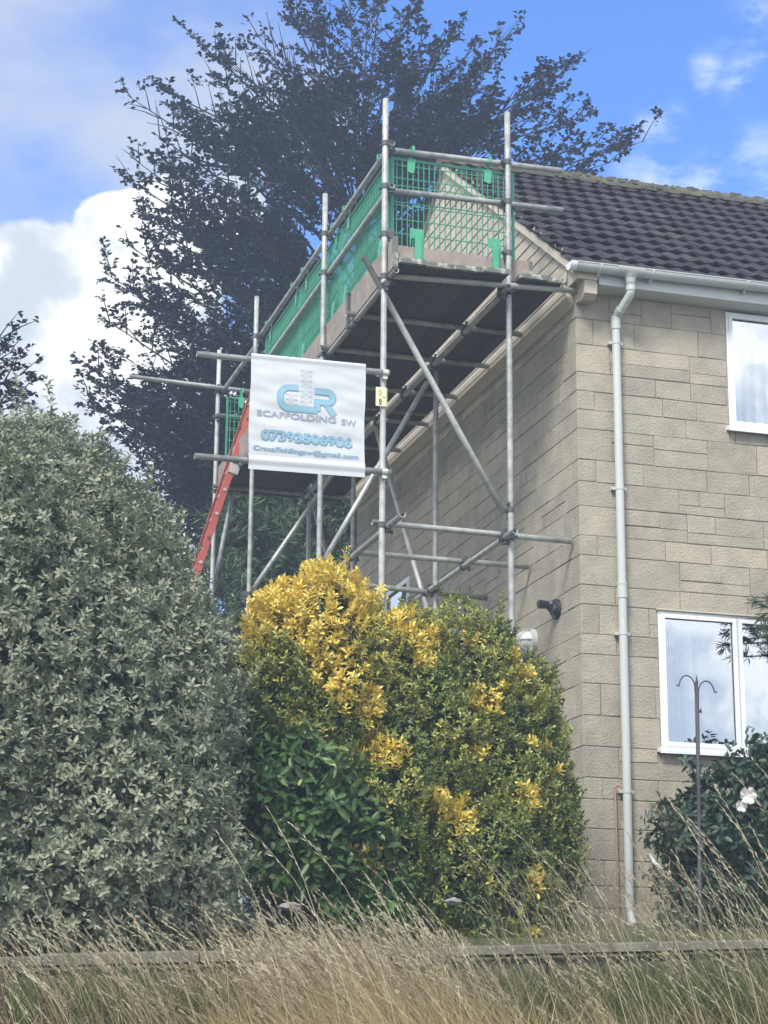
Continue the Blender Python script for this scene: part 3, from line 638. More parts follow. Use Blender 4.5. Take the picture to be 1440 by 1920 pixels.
for i in range(4):
    x0=-1.545+i*.232; e=rs_.uniform(-.03,.03)
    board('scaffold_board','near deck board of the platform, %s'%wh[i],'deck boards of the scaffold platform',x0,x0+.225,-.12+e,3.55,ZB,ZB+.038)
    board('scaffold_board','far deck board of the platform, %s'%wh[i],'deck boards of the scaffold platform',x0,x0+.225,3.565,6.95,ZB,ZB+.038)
for i,(a,b_) in enumerate(((-.515,-.29),(-.285,-.06))):
    nm=('just right of the inner front pole','next to the gable wall')[i]
    y0=-.11+.02*i
    if i==1:
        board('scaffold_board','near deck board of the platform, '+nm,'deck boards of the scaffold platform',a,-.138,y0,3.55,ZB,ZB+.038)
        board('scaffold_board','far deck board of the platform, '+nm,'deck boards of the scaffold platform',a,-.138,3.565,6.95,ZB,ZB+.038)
    else:
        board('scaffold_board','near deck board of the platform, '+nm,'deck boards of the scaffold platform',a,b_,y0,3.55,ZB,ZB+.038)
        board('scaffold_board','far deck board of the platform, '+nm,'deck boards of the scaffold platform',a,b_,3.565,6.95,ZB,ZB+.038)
board('toe_board','upright toe board facing the viewer along the front edge of the platform','toe boards of the scaffold platform',-1.52,-.31,.155,.193,ZB+.045,ZB+.262,along='x')
board('toe_board','upright toe board along the near outer side edge of the platform','toe boards of the scaffold platform',-1.592,-1.554,-.10,3.6,ZB-.04,ZB+.22)
board('toe_board','upright toe board along the far outer side edge of the platform','toe boards of the scaffold platform',-1.592,-1.554,3.62,6.9,ZB-.04,ZB+.22)
m=MB(); m.box((-1.62,1.17,5.06),(-1.606,1.215,5.36)); m.box((-1.62,1.17,5.05),(-1.53,1.215,5.062)); m.box((-1.62,1.17,5.355),(-1.545,1.215,5.37)); child('toe_board_clip',m,M['steel'],scaf)
m=MB(); m.box((-1.575,.09,5.30),(-1.535,.105,5.52)); child('toe_board_clip',m,M['bandiron'],scaf)
# ------------------------------------------------------------------ brick guards
def guard(lab,org,du,wd,dn,z0=5.30,z1=6.19,tabs=((.16,),)):
    """org (x,y) of one lower corner, du unit direction along, dn towards the outside"""
    org=np.array((org[0],org[1],0.));du=np.array((*du,0.));dn=np.array((*dn,0.)); up=np.array((0,0,1.))
    e=empty('brick_guard',tuple(org+du*wd/2+up*z0),lab,'brick guard','green brick guards hooked on the guard rails')
    m=MB()
    def bar(u0,u1,a,b,t=.004,o=0.):
        c=org+du*(u0+u1)/2+up*(a+b)/2+dn*o; m.obox(c,du*(u1-u0)/2,up*(b-a)/2,dn*t)
    bar(0,.022,z0+.05,z1,.008); bar(wd-.022,wd,z0+.05,z1,.008); bar(.022,wd-.022,z1-.022,z1,.008); bar(.022,wd-.022,z0+.07,z0+.082,.006)
    n=int(round(wd/.0475)); st=wd/n
    for k in range(1,n): bar(k*st-.0036,k*st+.0036,z0+(.0 if k%3 else .06),z1-.022,.0042)
    for fz in (.93,.80,.725,.655,.56,.53,.39,.25,.12):
        z=z0+fz*(z1-z0); h=.0034; bar(.022,wd-.022,z-h,z+h,.0034)
    for k in range(3,n-2,4): bar(k*st-.02,k*st+.02,z0+.06,z0+.11,.005)
    child('mesh_panel',m,M['green'],e)
    for u in (.17,wd-.23):
        t=MB(); s=t
        P=lambda a,z,o=0.: org+du*a+up*z+dn*o
        # lower spade foot
        s.add([P(u-.012,z0+.275,.010),P(u+.105,z0+.275,.010),P(u+.105,z0+.02,.010),P(u+.085,z0+.02,.010),P(u+.085,z0-.02,.010),P(u+.03,z0-.02,.010),P(u+.03,z0+.19,.010),P(u-.0,z0+.19,.010),P(u-.012,z0+.06,.010)],[(0,1,2,3,4,5,6,7,8)])
        s.add([P(u-.012,z0+.275,.014),P(u+.105,z0+.275,.014),P(u+.105,z0+.02,.014),P(u+.085,z0-.02,.014),P(u+.03,z0-.02,.014),P(u+.03,z0+.19,.014)],[(0,1,2,3,4,5)])
        s.obox(P(u+.057,z0+.09,.02),du*.029,up*.115,dn*.007); child('foot_tab',t,M['greentab'],e)
        t=MB(); v=u+.0
        t.add([P(v-.035,z1+.002,.012),P(v+.035,z1+.002,.012),P(v+.022,z1-.12,.012),P(v-.0,z1-.125,.012),P(v-.035,z1-.11,.012)],[(0,1,2,3,4)]); t.add([P(v-.035,z1+.002,.006),P(v+.035,z1+.002,.006),P(v+.022,z1-.12,.006),P(v-.035,z1-.11,.006)],[(0,1,2,3)])
        t.obox(P(v,z1+.04,.0),du*.012,up*.05,dn*.003); t.obox(P(v,z1+.094,.03),du*.012,up*.003,dn*.034); t.obox(P(v,z1+.07,.062),du*.012,up*.025,dn*.003); child('hook',t,M['greentab'],e)
guard('green plastic brick guard facing the viewer between the two front poles',(-1.535,.165),(1,0),1.07,(0,-1))
names=['nearest','second','third']
for i in range(3): guard('%s green brick guard along the outer side of the platform, seen edge on'%names[i],(-1.535,.20+i*1.5),(0,1),1.49,(-1,0),5.28,6.20)
guard('green brick guard of the far ladder bay, partly behind the red ladder',(-1.545,6.58),(1,0),.95,(0,-1),5.33,6.17)
# ------------------------------------------------------------------ banner
ban=empty('banner',(-2.25,-.02,4.25),'white cloth scaffolding company banner with pale blue lettering between two tubes','banner')
def bdisp(x,z):  # creases
    return .005*math.sin(9*x+21*z)*math.sin(5*z+1.3)+.0030*math.sin(31*z-7*x+1)*math.sin(6*x+1)+.0012*math.sin(63*z+11*x)*math.sin(9*x)+.006*math.sin(3.1*x)
BX0,BX1=-2.712,-1.79; ZTOP=lambda x:4.293+.011*(x+2.7); ZBOT=lambda x:3.352+.016*(x+2.7)
nx_,nz_=80,110; V=[];F=[]
for j in range(nz_+1):
    t=j/nz_
    for i in range(nx_+1):
        x=BX0+(BX1-BX0)*i/nx_+.004*math.sin(8*t); zt,zb=ZTOP(x),ZBOT(x)
        z=zt+(zb-zt)*t; y=-.022
        dt=(zt-z)
        cz=4.247 if dt<.1 else None
        if dt<.055: y=-.0+ -.030*math.sin(math.acos(max(-1,min(1,1-dt/.0275))) if dt<.055 else 0) if dt<.0275 else -.030+.008*(dt-.0275)/.0275
        db=z-zb
        if db<.11: y=-.022-.012*max(0,1-abs(db-.075)/.035)**.7
        else:
            if dt>=.055: y=-.022+bdisp(x,z)*min(1,(dt-.055)*12)*min(1,(db-.11)*10)
        V.append((x,y,z))
for j in range(nz_):
    for i in range(nx_): a=j*(nx_+1)+i; F.append((a,a+nx_+1,a+nx_+2,a+1))
m=MB(); m.add(V,F); 
V2=[(x,.04-.5*(y),z) for x,y,z in V]; 
cl_=child('cloth',m,M['cloth'],ban,smooth=True)

def bz(zx,zy):     # design coordinates on the banner face
    px=470+zx/6.545; py=690+zy/6.545; u=(px-467)*.00428; v=(py-(672+(px-467)*.0735))*.00443
    return BX0+u, 4.293-v
def lay(mb,pts,o): 
    mb.add([(x,-.0225+bdisp(x,z)*min(1,max(0,(ZTOP(x)-z-.055))*12)*min(1,max(0,z-ZBOT(x)-.11)*10)-o-.0035,z) for x,z in pts],[tuple(range(len(pts)))])
def stroke(mb,pts,wd,o,closed=False):
    P=[np.array(p) for p in pts]; n=len(P); Lf=[];Rt=[]
    for i in range(n):
        a=P[max(i-1,0)];b=P[min(i+1,n-1)]; d1=P[i]-a if i>0 else b-P[i]; d2=b-P[i] if i<n-1 else d1
        d1=d1/np.linalg.norm(d1); d2=d2/np.linalg.norm(d2); nn=np.array((-d1[1]-d2[1],d1[0]+d2[0])); nn=nn/np.linalg.norm(nn); k=wd/2/max(.5,nn@np.array((-d1[1],d1[0])))
        Lf.append(P[i]+nn*k); Rt.append(P[i]-nn*k)
    for i in range(n-1): lay(mb,[Lf[i],Lf[i+1],Rt[i+1],Rt[i]],o)
def arc(c,r,a0,a1,n=9): return [(c[0]+r*math.cos(R_(a0+(a1-a0)*k/n)),c[1]+r*math.sin(R_(a0+(a1-a0)*k/n))) for k in range(n+1)]
# C: open at the right, running on into the R
pC=[bz(565,300)]+[bz(480,295)]
x1,z1=bz(345,430); xt,zt_=bz(400,296); xb,zb_=bz(430,548)
hgt=(zt_-zb_); rr_=hgt/2*.86
cxx=x1+rr_
cpath=[bz(566,302),(cxx,zt_)]+arc((cxx,zt_-rr_),rr_,90,180)[1:]+[(x1,zb_+rr_)]+arc((cxx,zb_+rr_),rr_,180,270)[1:]+[(bz(795,575)[0],zb_)]
RX,_=bz(795,575)
zR=bz(795,465)[1]+.0; zRt=bz(795,335)[1]; xr=bz(990,400)[0]; q_=(zRt-zR)/2
rpath=[(RX,zb_-.0),(RX,zR),(xr-q_,zR)]+arc((xr-q_,zR+q_),q_,-90,90)[1:]+[(bz(760,330)[0],zRt)]
leg=[(xr-q_-.02,zR-.0),(xr+.012,zb_-.024)]
for wdt,mt,o in((.052,'inkdark',.0012),(.043,'inkblue',.0020)):
    m=MB(); stroke(m,cpath,wdt,o); stroke(m,rpath,wdt,o+.0002); stroke(m,leg,wdt,o+.0004); child('logo_letters',m,M[mt],ban)
m=MB()   # the pale lattice towers
def lattice(xa,xb_,z0,z1,n):
    st=(z1-z0)/n
    for k in range(n+1): 
        z=z0+k*st; stroke(m,[(xa-.005,z),(xb_+.005,z)],.0035,.001)
        for x in(xa,xb_): stroke(m,[(x-.008,z),(x+.008,z)],.009,.0011)
    for x in(xa,xb_): stroke(m,[(x,z0),(x,z1+.01)],.004,.0009)
    for k in range(n): stroke(m,[(xa,z0+k*st),(xb_,z0+(k+1)*st)],.003,.0013); stroke(m,[(xb_,z0+k*st),(xa,z0+(k+1)*st)],.003,.0014)
a=bz(600,540);b=bz(715,90); lattice(a[0],b[0],zb_+.03,b[1],7); child('logo_tower',m,M['inkpale'],ban); m=MB(); a=bz(420,500);b=bz(540,380); lattice(a[0],b[0],zb_+.035,zb_+.115,2)
child('logo_tower',m,M['inkpale'],ban)
def text(s,xa,xb_,zc,h,mt,bold,o,wave=True):
    cu=bpy.data.curves.new('t','FONT'); cu.body=s; cu.size=1; cu.offset=bold; cu.resolution_u=3
    ob=bpy.data.objects.new('t',cu); COL.objects.link(ob); dg_=bpy.context.evaluated_depsgraph_get(); me=bpy.data.meshes.new_from_object(ob.evaluated_get(dg_)); bpy.data.objects.remove(ob)
    co_=np.array([v.co[:] for v in me.vertices]); mn=co_.min(0);mx=co_.max(0)
    # height scale from capital letter height
    sx=(xb_-xa)/(mx[0]-mn[0]); sz=h/.70
    x=xa+(co_[:,0]-mn[0])*sx; z=zc-h/2+co_[:,1]*sz
    y=[-.0225+bdisp(p,q)*min(1,max(0,(ZTOP(p)-q-.055))*12)*min(1,max(0,q-ZBOT(p)-.11)*10)-o-.0035 for p,q in zip(x,z)]
    for v,p,q,t_ in zip(me.vertices,x,y,z): v.co=(p,q,t_)
    me.transform(Matrix.Translation(-ban.location)); me.materials.clear(); me.materials.append(M[mt]); ob=bpy.data.objects.new('lettering',me); COL.objects.link(ob); ob.parent=ban
xa,za=bz(65,620);xb_,zb2=bz(1285,725); cm_=za+(zb2-za)*.37; text('SCAFFOLDING',xa,xa+(xb_-xa)*.79,cm_+.012,.048,'inkgrey',.022,.0015); text('SW',xa+(xb_-xa)*.845,xb_,cm_+.004,.048,'inkgrey',.022,.0015)
xa,za=bz(120,860);xb_,zb2=bz(1240,955); text('07393506906',xa,xb_,(za+zb2)/2-.0,.074,'inkdark',.060,.0012); text('07393506906',xa+.004,xb_-.004,(za+zb2)/2,.070,'inkblue',.020,.0020)
xa,za=bz(35,1010);xb_,zb2=bz(1315,1125); text('Crscaffoldingsw@gmail.com',xa,xb_,(za+zb2)/2,.036,'inkdark',.022,.0015)
tg=empty('scaffold_tag',(-1.65,.03,3.98),'small yellow safety tag strapped to the front outer pole right of the banner','tag')
m=MB(); m.box((-1.69,.018,3.975),(-1.607,.028,4.13)); m.prism([(-1.607,.018),(-1.594,.03),(-1.594,.04),(-1.607,.028)],'z',3.98,4.13); child('tag_plate',m,M['tag'],tg)
def circ(mb,cx,cz,r,w_,y): 
    n=18
    for k in range(n):
        a,b=2*math.pi*k/n,2*math.pi*(k+1)/n; mb.add([(cx+(r-w_)*math.cos(a),y,cz+1.3*(r-w_)*math.sin(a)),(cx+r*math.cos(a),y,cz+1.3*r*math.sin(a)),(cx+r*math.cos(b),y,cz+1.3*r*math.sin(b)),(cx+(r-w_)*math.cos(b),y,cz+1.3*(r-w_)*math.sin(b))],[(0,1,2,3)])
m=MB(); circ(m,-1.657,4.088,.013,.004,.0165); circ(m,-1.655,4.018,.013,.009,.0165); m.box((-1.665,.016,4.060),(-1.648,.0172,4.064)); m.box((-1.640,.016,4.048),(-1.612,.0172,4.053)); m.box((-1.664,.016,3.984),(-1.645,.0172,3.998)); child('tag_marks',m,M['steel'],tg)
# ------------------------------------------------------------------ ladder
lad=empty('ladder',(-3.1,5.6,0),'red fibreglass ladder leaning up to the far end of the platform','ladder')
a=np.array((-3.16,5.62,.0));b=np.array((-1.37,5.62,6.25)); d=(b-a)/np.linalg.norm(b-a); nrm=np.cross(d,(0,1,0)); nrm/=np.linalg.norm(nrm)
Lg=np.linalg.norm(b-a)
for yo in(0,.36):
    for sec,(s0,s1,off) in enumerate(((0,.62,0),(.42,1.0,-.05))):
        p=a+(b-a)*s0+nrm*off; q=a+(b-a)*s1+nrm*off; c=(p+q)/2+np.array((0,yo,0)); hl=np.linalg.norm(q-p)/2
        m=MB(); m.obox(c,d*hl,nrm*.034,np.array((0,.004,0))); m.obox(c+nrm*.031+np.array((0,(.011 if yo==0 else -.011),0)),d*hl,nrm*.003,np.array((0,.011,0))); m.obox(c-nrm*.031+np.array((0,(.011 if yo==0 else -.011),0)),d*hl,nrm*.003,np.array((0,.011,0)))
        child('stile',m,M['red'],lad)
k=0
while .25+k*.28<Lg:
    s=(.25+k*.28)/Lg; off=-.05 if s>.55 else 0
    m=MB(); c=a+(b-a)*s+nrm*off; m.tube([c+np.array((0,-.012,0)),c+np.array((0,.372,0))],.015,8); m.tube([c+np.array((0,-.014,0)),c+np.array((0,-.009,0))],.019,8); child('rung',m,M['alu'] if k%5 else M['steel'],lad); k+=1
m=MB(); c=a+(b-a)*.81; m.obox(c-nrm*.075+np.array((0,-.012,0)),d*.055,nrm*.055,np.array((0,.006,0))); child('guide_bracket',m,M['alu'],lad)
# ------------------------------------------------------------------ foliage
def unit(a): return a/np.maximum(1e-9,np.linalg.norm(a,axis=-1,keepdims=True))
def leafmesh(name,P,D,Nn,Ln,Wd,A,fold=.18,kite=False,curl=0.):
    """P base points, D leaf direction, Nn rough normal"""
    D=unit(D); S=unit(np.cross(D,Nn)); U=np.cross(S,D); Ln=np.asarray(Ln)[:,None]; Wd=np.asarray(Wd)[:,None]; n=len(P)
    if kite:
        V=np.stack([P,P+D*Ln*.5-S*Wd*.5+U*Wd*fold,P+D*Ln-U*Ln*curl,P+D*Ln*.5+S*Wd*.5+U*Wd*fold],1)
        b=np.arange(n)[:,None]*4; F=np.concatenate([b+[0,1,2],b+[0,2,3]],0); return npmesh(name,V,F,np.concatenate([A,A]))
    V=np.stack([P,P+D*Ln*.32-S*Wd*.42+U*Wd*fold,P+D*Ln*.72-S*Wd*.45+U*(Wd*fold-Ln*curl*.5),P+D*Ln-U*Ln*curl,P+D*Ln*.72+S*Wd*.45+U*(Wd*fold-Ln*curl*.5),P+D*Ln*.32+S*Wd*.42+U*Wd*fold],1)
    b=np.arange(n)[:,None]*6; F=np.concatenate([b+[0,1,2,3],b+[0,3,4,5]],0); return npmesh(name,V,F,np.concatenate([A,A]))
def lump(d,seed,amp):
    s=seed*1.7; x,y,z=d[:,0],d[:,1],d[:,2]
    return amp*(np.sin(4.1*x+s)*np.sin(3.7*z+2*s)+.6*np.sin(8.3*x+5*y+s)*np.sin(7.9*z-3*y+s)+.45*np.sin(15*x+9*z+3*s)*np.sin(13*y-11*z))
def pnoise(P,f,s): 
    x,y,z=(P*f).T; return (np.sin(x*1.3+s)*np.sin(z*1.7+s*2)+np.sin(x*2.9+y*1.1+s)*np.sin(z*2.3-y*1.9)+.7*np.sin(x*5.3+z*4.1)*np.sin(y*4.7+z*5.9+s))/2.7
def shoots(lobes,n,rng,depth=.22,lam=.10,gap=None,zmin=-.35,back=.45,gapf=3.):
    ar=np.array([(l[3]*l[4]+l[3]*l[5]+l[4]*l[5]) for l in lobes]); pick=rng.choice(len(lobes),n,p=ar/ar.sum())
    Lb=np.array([l[:6] for l in lobes]); d=unit(rng.normal(size=(n,3))); c=Lb[pick,:3]; r=Lb[pick,3:6]
    dep=np.abs(rng.normal(size=n))*depth; sc_=1+lump(d+pick[:,None]*.9,pick[0]+1.,lam)-np.minimum(dep,.6)
    P=c+d*r*sc_[:,None]; Nn=unit(d/r)
    keep=P[:,2]>zmin
    for j,l in enumerate(lobes):
        q=(P-np.array(l[:3]))/np.array(l[3:6]); rr=np.linalg.norm(q,axis=1); keep&=~((rr<.62)&(pick!=j))
    keep&=~((Nn[:,1]>.35)&(rng.random(n)>back))
    if gap is not None: keep&=pnoise(P,gapf,2.)>gap-rng.random(n)*.3
    return P[keep],Nn[keep]
def rosettes(P,Nn,rng,k,L_,W_,up=.5,spread=(35,85),stem=.05):
    n=len(P); ax=unit(Nn*.7+np.array([0,0,up])+rng.normal(size=(n,3))*.42)
    t1=unit(np.cross(ax,rng.normal(size=(n,3)))); t2=np.cross(ax,t1)
    Ps=[];Ds=[];Ns=[];Ls=[];idx=[]
    for j in range(k):
        a=j*2.399+rng.random(n)*.5; fr=(j/k); th=np.radians(spread[1]+(spread[0]-spread[1])*fr+rng.normal(size=n)*10)
        rad=np.cos(a)[:,None]*t1+np.sin(a)[:,None]*t2
        D=np.cos(th)[:,None]*ax+np.sin(th)[:,None]*rad
        Ps.append(P+ax*(stem*(fr-.5))[...,None] if np.ndim(fr) else P+ax*stem*(fr-.5)); Ds.append(D); Ns.append(np.cos(th)[:,None]*(-rad)*1.0+np.sin(th)[:,None]*ax); Ls.append(L_*(.75+.5*rng.random(n))*(1-.25*fr)); idx.append(np.arange(n))
    Ls=np.concatenate(Ls); return np.concatenate(Ps),np.concatenate(Ds),np.concatenate(Ns),Ls,Ls*W_/L_,np.concatenate(idx)
def sprigs(P,Nn,rng,n,L_):
    """longer shoots standing out of the surface: extra rosette points along each"""
    i=rng.choice(len(P),n,replace=False); ax=unit(Nn[i]*.5+np.array([0,0,.9])+rng.normal(size=(n,3))*.35); ln=L_*(.4+rng.random(n)); out=[];no=[]
    for t in (.25,.5,.75,1.): out.append(P[i]+ax*(ln*t)[:,None]); no.append(ax)
    return np.concatenate([P]+out),np.concatenate([Nn]+no)
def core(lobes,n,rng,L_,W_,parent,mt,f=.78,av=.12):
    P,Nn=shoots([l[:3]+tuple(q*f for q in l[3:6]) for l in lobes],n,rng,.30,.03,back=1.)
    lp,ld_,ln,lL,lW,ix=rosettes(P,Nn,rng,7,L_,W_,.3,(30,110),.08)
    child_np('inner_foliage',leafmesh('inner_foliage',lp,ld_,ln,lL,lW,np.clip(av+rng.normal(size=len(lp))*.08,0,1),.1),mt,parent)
def stems(name,base,P,rng,n,mt,parent,r0=.012,off=None):
    m=MB(); idx=rng.choice(len(P),min(n,len(P)),replace=False); base=np.array(base,float)
    for i in idx:
        p=P[i]; b=base+rng.normal(size=3)*np.array((.12,.1,0)); mid=b*.45+p*.55+np.array((0,0,-.08))+rng.normal(size=3)*.05
        m.tube([b,b*.6+mid*.4+(0,0,.12),mid,p],[r0*1.3,r0,r0*.6,r0*.25],5,cap=False)
    return child(name,m,mt,parent)
def child_np(name,me,mt,parent,smooth=False,**k):
    me.transform(Matrix.Translation(-parent.location)); me.materials.append(mt); o=bpy.data.objects.new(name,me); COL.objects.link(o); o.parent=parent; return setattrs(o,**k)
# grey green shrub, left
rng=np.random.default_rng(3)
OL=[(-4.28,-1.75,.95,1.12,.85,1.55),(-3.62,-1.5,.85,.60,.7,1.30),(-3.98,-1.4,2.05,.5,.5,.78),(-4.0,-1.4,1.82,.62,.6,.95),(-3.55,-1.45,1.2,.48,.55,.98),(-4.40,-1.3,2.30,.55,.6,.92),(-5.0,-1.6,1.9,1.0,.85,1.28),(-4.1,-2.0,.25,1.05,.65,.85),(-5.6,-1.7,.9,1.2,.9,1.8),(-4.35,-1.35,1.9,.75,.7,.98),(-4.9,-2.05,.5,.9,.6,1.0)]
ol=empty('grey_green_shrub',(-4.4,-1.6,-.3),'tall rounded grey green leaved shrub filling the left side','shrub')
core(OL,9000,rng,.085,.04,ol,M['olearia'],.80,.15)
P,Nn=shoots(OL,37000,rng,.14,.085,gap=-.44,gapf=3.2); P,Nn=sprigs(P,Nn,rng,900,.17)
lp,ld_,ln,lL,lW,ix=rosettes(P,Nn,rng,8,.053,.022,.45,(20,88),.05)
zt=np.clip((P[:,2]-.2)/3,0,1); A=np.clip(.47+.16*pnoise(P,1.5,4.)[ix]+rng.normal(size=len(ix))*.12,0,1)
child_np('foliage',leafmesh('foliage',lp,ld_,ln,lL,lW,A,.12,curl=.12),M['olearia'],ol)
stems('stem',(-4.4,-1.5,-.3),P,rng,120,M['bark'],ol,.010)
# yellow variegated shrub
rng=np.random.default_rng(9)
EU=[(-2.33,-1.05,1.57,.50,.5,.78),(-2.62,-1.0,1.35,.40,.45,.85),(-1.70,-1.0,1.00,.58,.55,1.04),(-1.24,-.95,1.42,.38,.42,.84),(-1.75,-.98,1.52,.36,.42,.66),(-.93,-.95,1.15,.36,.4,.75),(-1.03,-1.0,.75,.50,.52,1.00),(-.86,-1.0,.45,.40,.45,.75),(-2.0,-1.25,.40,.55,.48,.80),(-2.45,-1.1,.6,.5,.4,.8),(-1.35,-1.3,.25,.6,.45,.62)]
eu=empty('variegated_shrub',(-1.7,-1.0,-.3),'large rounded shrub with bright yellow and green leaves in front of the scaffold','shrub')
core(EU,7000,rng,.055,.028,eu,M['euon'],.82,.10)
P,Nn=shoots(EU,23000,rng,.13,.10,gap=-.50,gapf=5.); P,Nn=sprigs(P,Nn,rng,700,.13)
lp,ld_,ln,lL,lW,ix=rosettes(P,Nn,rng,9,.040,.017,.75,(15,80),.055)
big=np.ones(len(P))
YC=[(560,1065,62),(625,1070,60),(680,1085,50),(540,1130,42),(600,1120,60),(660,1130,50),(500,1150,35),(565,1145,30),(612,1185,40),(618,1235,42),(645,1290,36),(690,1290,25),(640,1250,35),(700,1330,28),(590,1430,22),(715,1400,28),(735,1430,18),(775,1150,22),(770,1170,22),(805,1195,22),(820,1180,18),(800,1235,20),(905,1195,12),(915,1305,20),(945,1295,18),(930,1320,14),(905,1412,14),(990,1500,20),(845,1530,30),(820,1500,22),(850,1550,18),(660,1600,26),(680,1620,22),(985,1645,14),(990,1742,14),(1055,1435,8),(1000,1385,10),(1035,1400,10),(985,1215,10),(1010,1250,9),(985,1665,14),(600,1620,16),(520,1120,40)]
YP=[]
for (px,py,r) in YC:
    d=ray(px,py); t=(-1.45-CAM[1])/d[1]; q=CAM+d*t; YP.append((q[0],q[2],r/FPX*t))
yv=np.zeros(len(P))
for (x,z,r) in YP:
    dd=np.hypot(P[:,0]-x,P[:,2]-z)/r; yv=np.maximum(yv,np.clip(1.5-dd*1.0,0,1))
yv*=np.clip((-.75-P[:,1])/.15,.0,1)
topy=np.clip((P[:,2]-1.5)*.5,0,.2)*(P[:,0]<-1.9)
base=.36+.22*pnoise(P,4.5,1.)+.10*np.clip(P[:,2],0,2)/2+topy
sel=rng.random(len(P))<yv*.85
base=base+.30*yv*(1-sel); A=base[ix]+rng.normal(size=len(ix))*.15; A=np.where(sel[ix],.84+.12*rng.normal(size=len(ix)),A); A=np.clip(A,0,1)
k_=np.where(sel[ix],1.35,1.0); lL*=k_; lW*=k_
child_np('foliage',leafmesh('foliage',lp,ld_,ln,lL,lW,A,.15,curl=.1),M['euon'],eu)
stems('stem',(-1.7,-.9,-.2),P,rng,40,M['bark'],eu,.006)
# glossy laurel
rng=np.random.default_rng(12)
LA=[(-2.66,-1.5,.55,.46,.35,.66),(-2.35,-1.5,.25,.50,.35,.58),(-2.85,-1.5,.65,.33,.3,.58),(-2.15,-1.6,-.05,.40,.3,.32)]
la=empty('laurel_shrub',(-2.5,-1.6,-.3),'glossy green large leaved shrub between the grey green and the yellow shrub','shrub')
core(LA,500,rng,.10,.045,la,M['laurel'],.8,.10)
P,Nn=shoots(LA,900,rng,.38,.14,gap=-.15,gapf=6.)
lp,ld_,ln,lL,lW,ix=rosettes(P,Nn,rng,7,.115,.046,.15,(35,110),.10)
A=np.clip(.45+rng.normal(size=len(ix))*.18,0,.9); A=np.where(rng.random(len(A))<.035,1.,A)
child_np('foliage',leafmesh('foliage',lp,ld_,ln,lL,lW,A,.14,curl=.2),M['laurel'],la)
stems('stem',(-2.5,-1.5,-.3),P,rng,60,M['bark'],la,.01)
# dark shrub under the window, right
rng=np.random.default_rng(14)
RO=[(1.15,-.95,.55,.75,.45,.75),(.75,-.9,.30,.55,.4,.72),(1.35,-.95,.95,.55,.4,.62),(.55,-.85,.6,.35,.3,.42)]
ro=empty('dark_leaved_shrub',(1.0,-.9,-.15),'dark leaved shrub with a white flower below the lower window','shrub')
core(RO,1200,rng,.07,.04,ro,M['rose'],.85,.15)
P,Nn=shoots(RO,2100,rng,.24,.22,gap=-.22,gapf=5.,zmin=-.15); P,Nn=sprigs(P,Nn,rng,70,.22)
lp,ld_,ln,lL,lW,ix=rosettes(P,Nn,rng,6,.075,.042,.0,(45,120),.10)
A=np.clip(.4+rng.normal(size=len(ix))*.2,0,.88); A=np.where((P[ix,0]<.32)&(rng.random(len(A))<.6),1.,A)
child_np('foliage',leafmesh('foliage',lp,ld_,ln,lL,lW,A,.14,curl=.25),M['rose'],ro)
stems('stem',(1.0,-.8,-.15),P,rng,90,M['bark'],ro,.007)
def wp_(px,py,y):
    d=ray(px,py); return CAM+d*((y-CAM[1])/d[1])
def flower(c,r,name='flower'):
    m=MB(); c=np.array(c); r1=random.Random(int(c[0]*100))
    for k in range(6):
        a=k*math.pi/3+r1.uniform(-.2,.2); e=np.array((math.cos(a),-.35,math.sin(a))); s=np.array((-math.sin(a),0,math.cos(a)))
        P=[c,c+e*r*.5-s*r*.38,c+e*r-s*r*.42+(0,.0,0),c+e*r*1.12+(0,-.012,0),c+e*r+s*r*.42,c+e*r*.5+s*r*.38]; m.add(P,[(0,1,2,3),(0,3,4,5)])
    child(name,m,M['petal'],ro)
flower(wp_(1400,1492,-1.42),.058); flower(wp_(1388,1512,-1.40),.040)
# conifer branch, upper right
def spray_tree(name,lab,base,brs,rng,mt,ll=.09,lw=.012,per=26,trunkr=.09,group=None,top=None,sub=7,cat='tree',drop=.15):
    t=empty(name,tuple(base),lab,cat,group); b=np.array(base,float); tp=np.array(top if top is not None else (base[0],base[1],base[2]+4.),float)
    m=MB(); m.tube([b,b*.6+tp*.4+(.05,0,0),tp],[trunkr,trunkr*.7,trunkr*.2],9)
    Ps=[];Ds=[]
    for (o,e) in brs:
        o=np.array(o,float);e=np.array(e,float); mid=(o+e)/2+(0,0,.1); m.tube([o,mid,e],[.02,.014,.004],5,cap=False)
        for k in range(sub):
            s=.3+.7*(k+rng.random())/sub; p=(1-s)**2*o+2*s*(1-s)*mid+s*s*e; dr=unit((e-o)*.6+rng.normal(size=3)*.5+np.array((0,0,-drop))); ln_=.35*(1.2-s)*(.7+.6*rng.random())
            q=p+dr*ln_; m.tube([p,q],[.006,.002],4,cap=False)
            for j in range(per):
                u=rng.random(); Ps.append(p+(q-p)*u); Ds.append(unit(dr*.8+rng.normal(size=3)*.55))
    child('trunk',m,M['bark'],t); Ps=np.array(Ps);Ds=np.array(Ds); n=len(Ps)
    child_np('crown',leafmesh('crown',Ps,Ds,rng.normal(size=(n,3)),ll*(.6+.8*rng.random(n)),np.full(n,lw),np.clip(.5+rng.normal(size=n)*.2,0,1),.1,kite=True),mt,t); return t
rng=np.random.default_rng(20)
brs=[]
for k in range(30):
    z=1.0+3.4*rng.random(); a=rng.random()*6.28; l=.85*(1.25-(z/5)); brs.append(((3.7,-1.0,z),(3.7+l*math.cos(a),-1.0+l*.5*math.sin(a),z+.1)))
for (px,py) in ((1402,1128),(1396,1152),(1400,1180),(1412,1205),(1425,1110),(1432,1170),(1420,1140)):
    e_=wp_(px+20,py,-.3); brs.append(((3.7,-.7,e_[2]+.1),tuple(e_)))
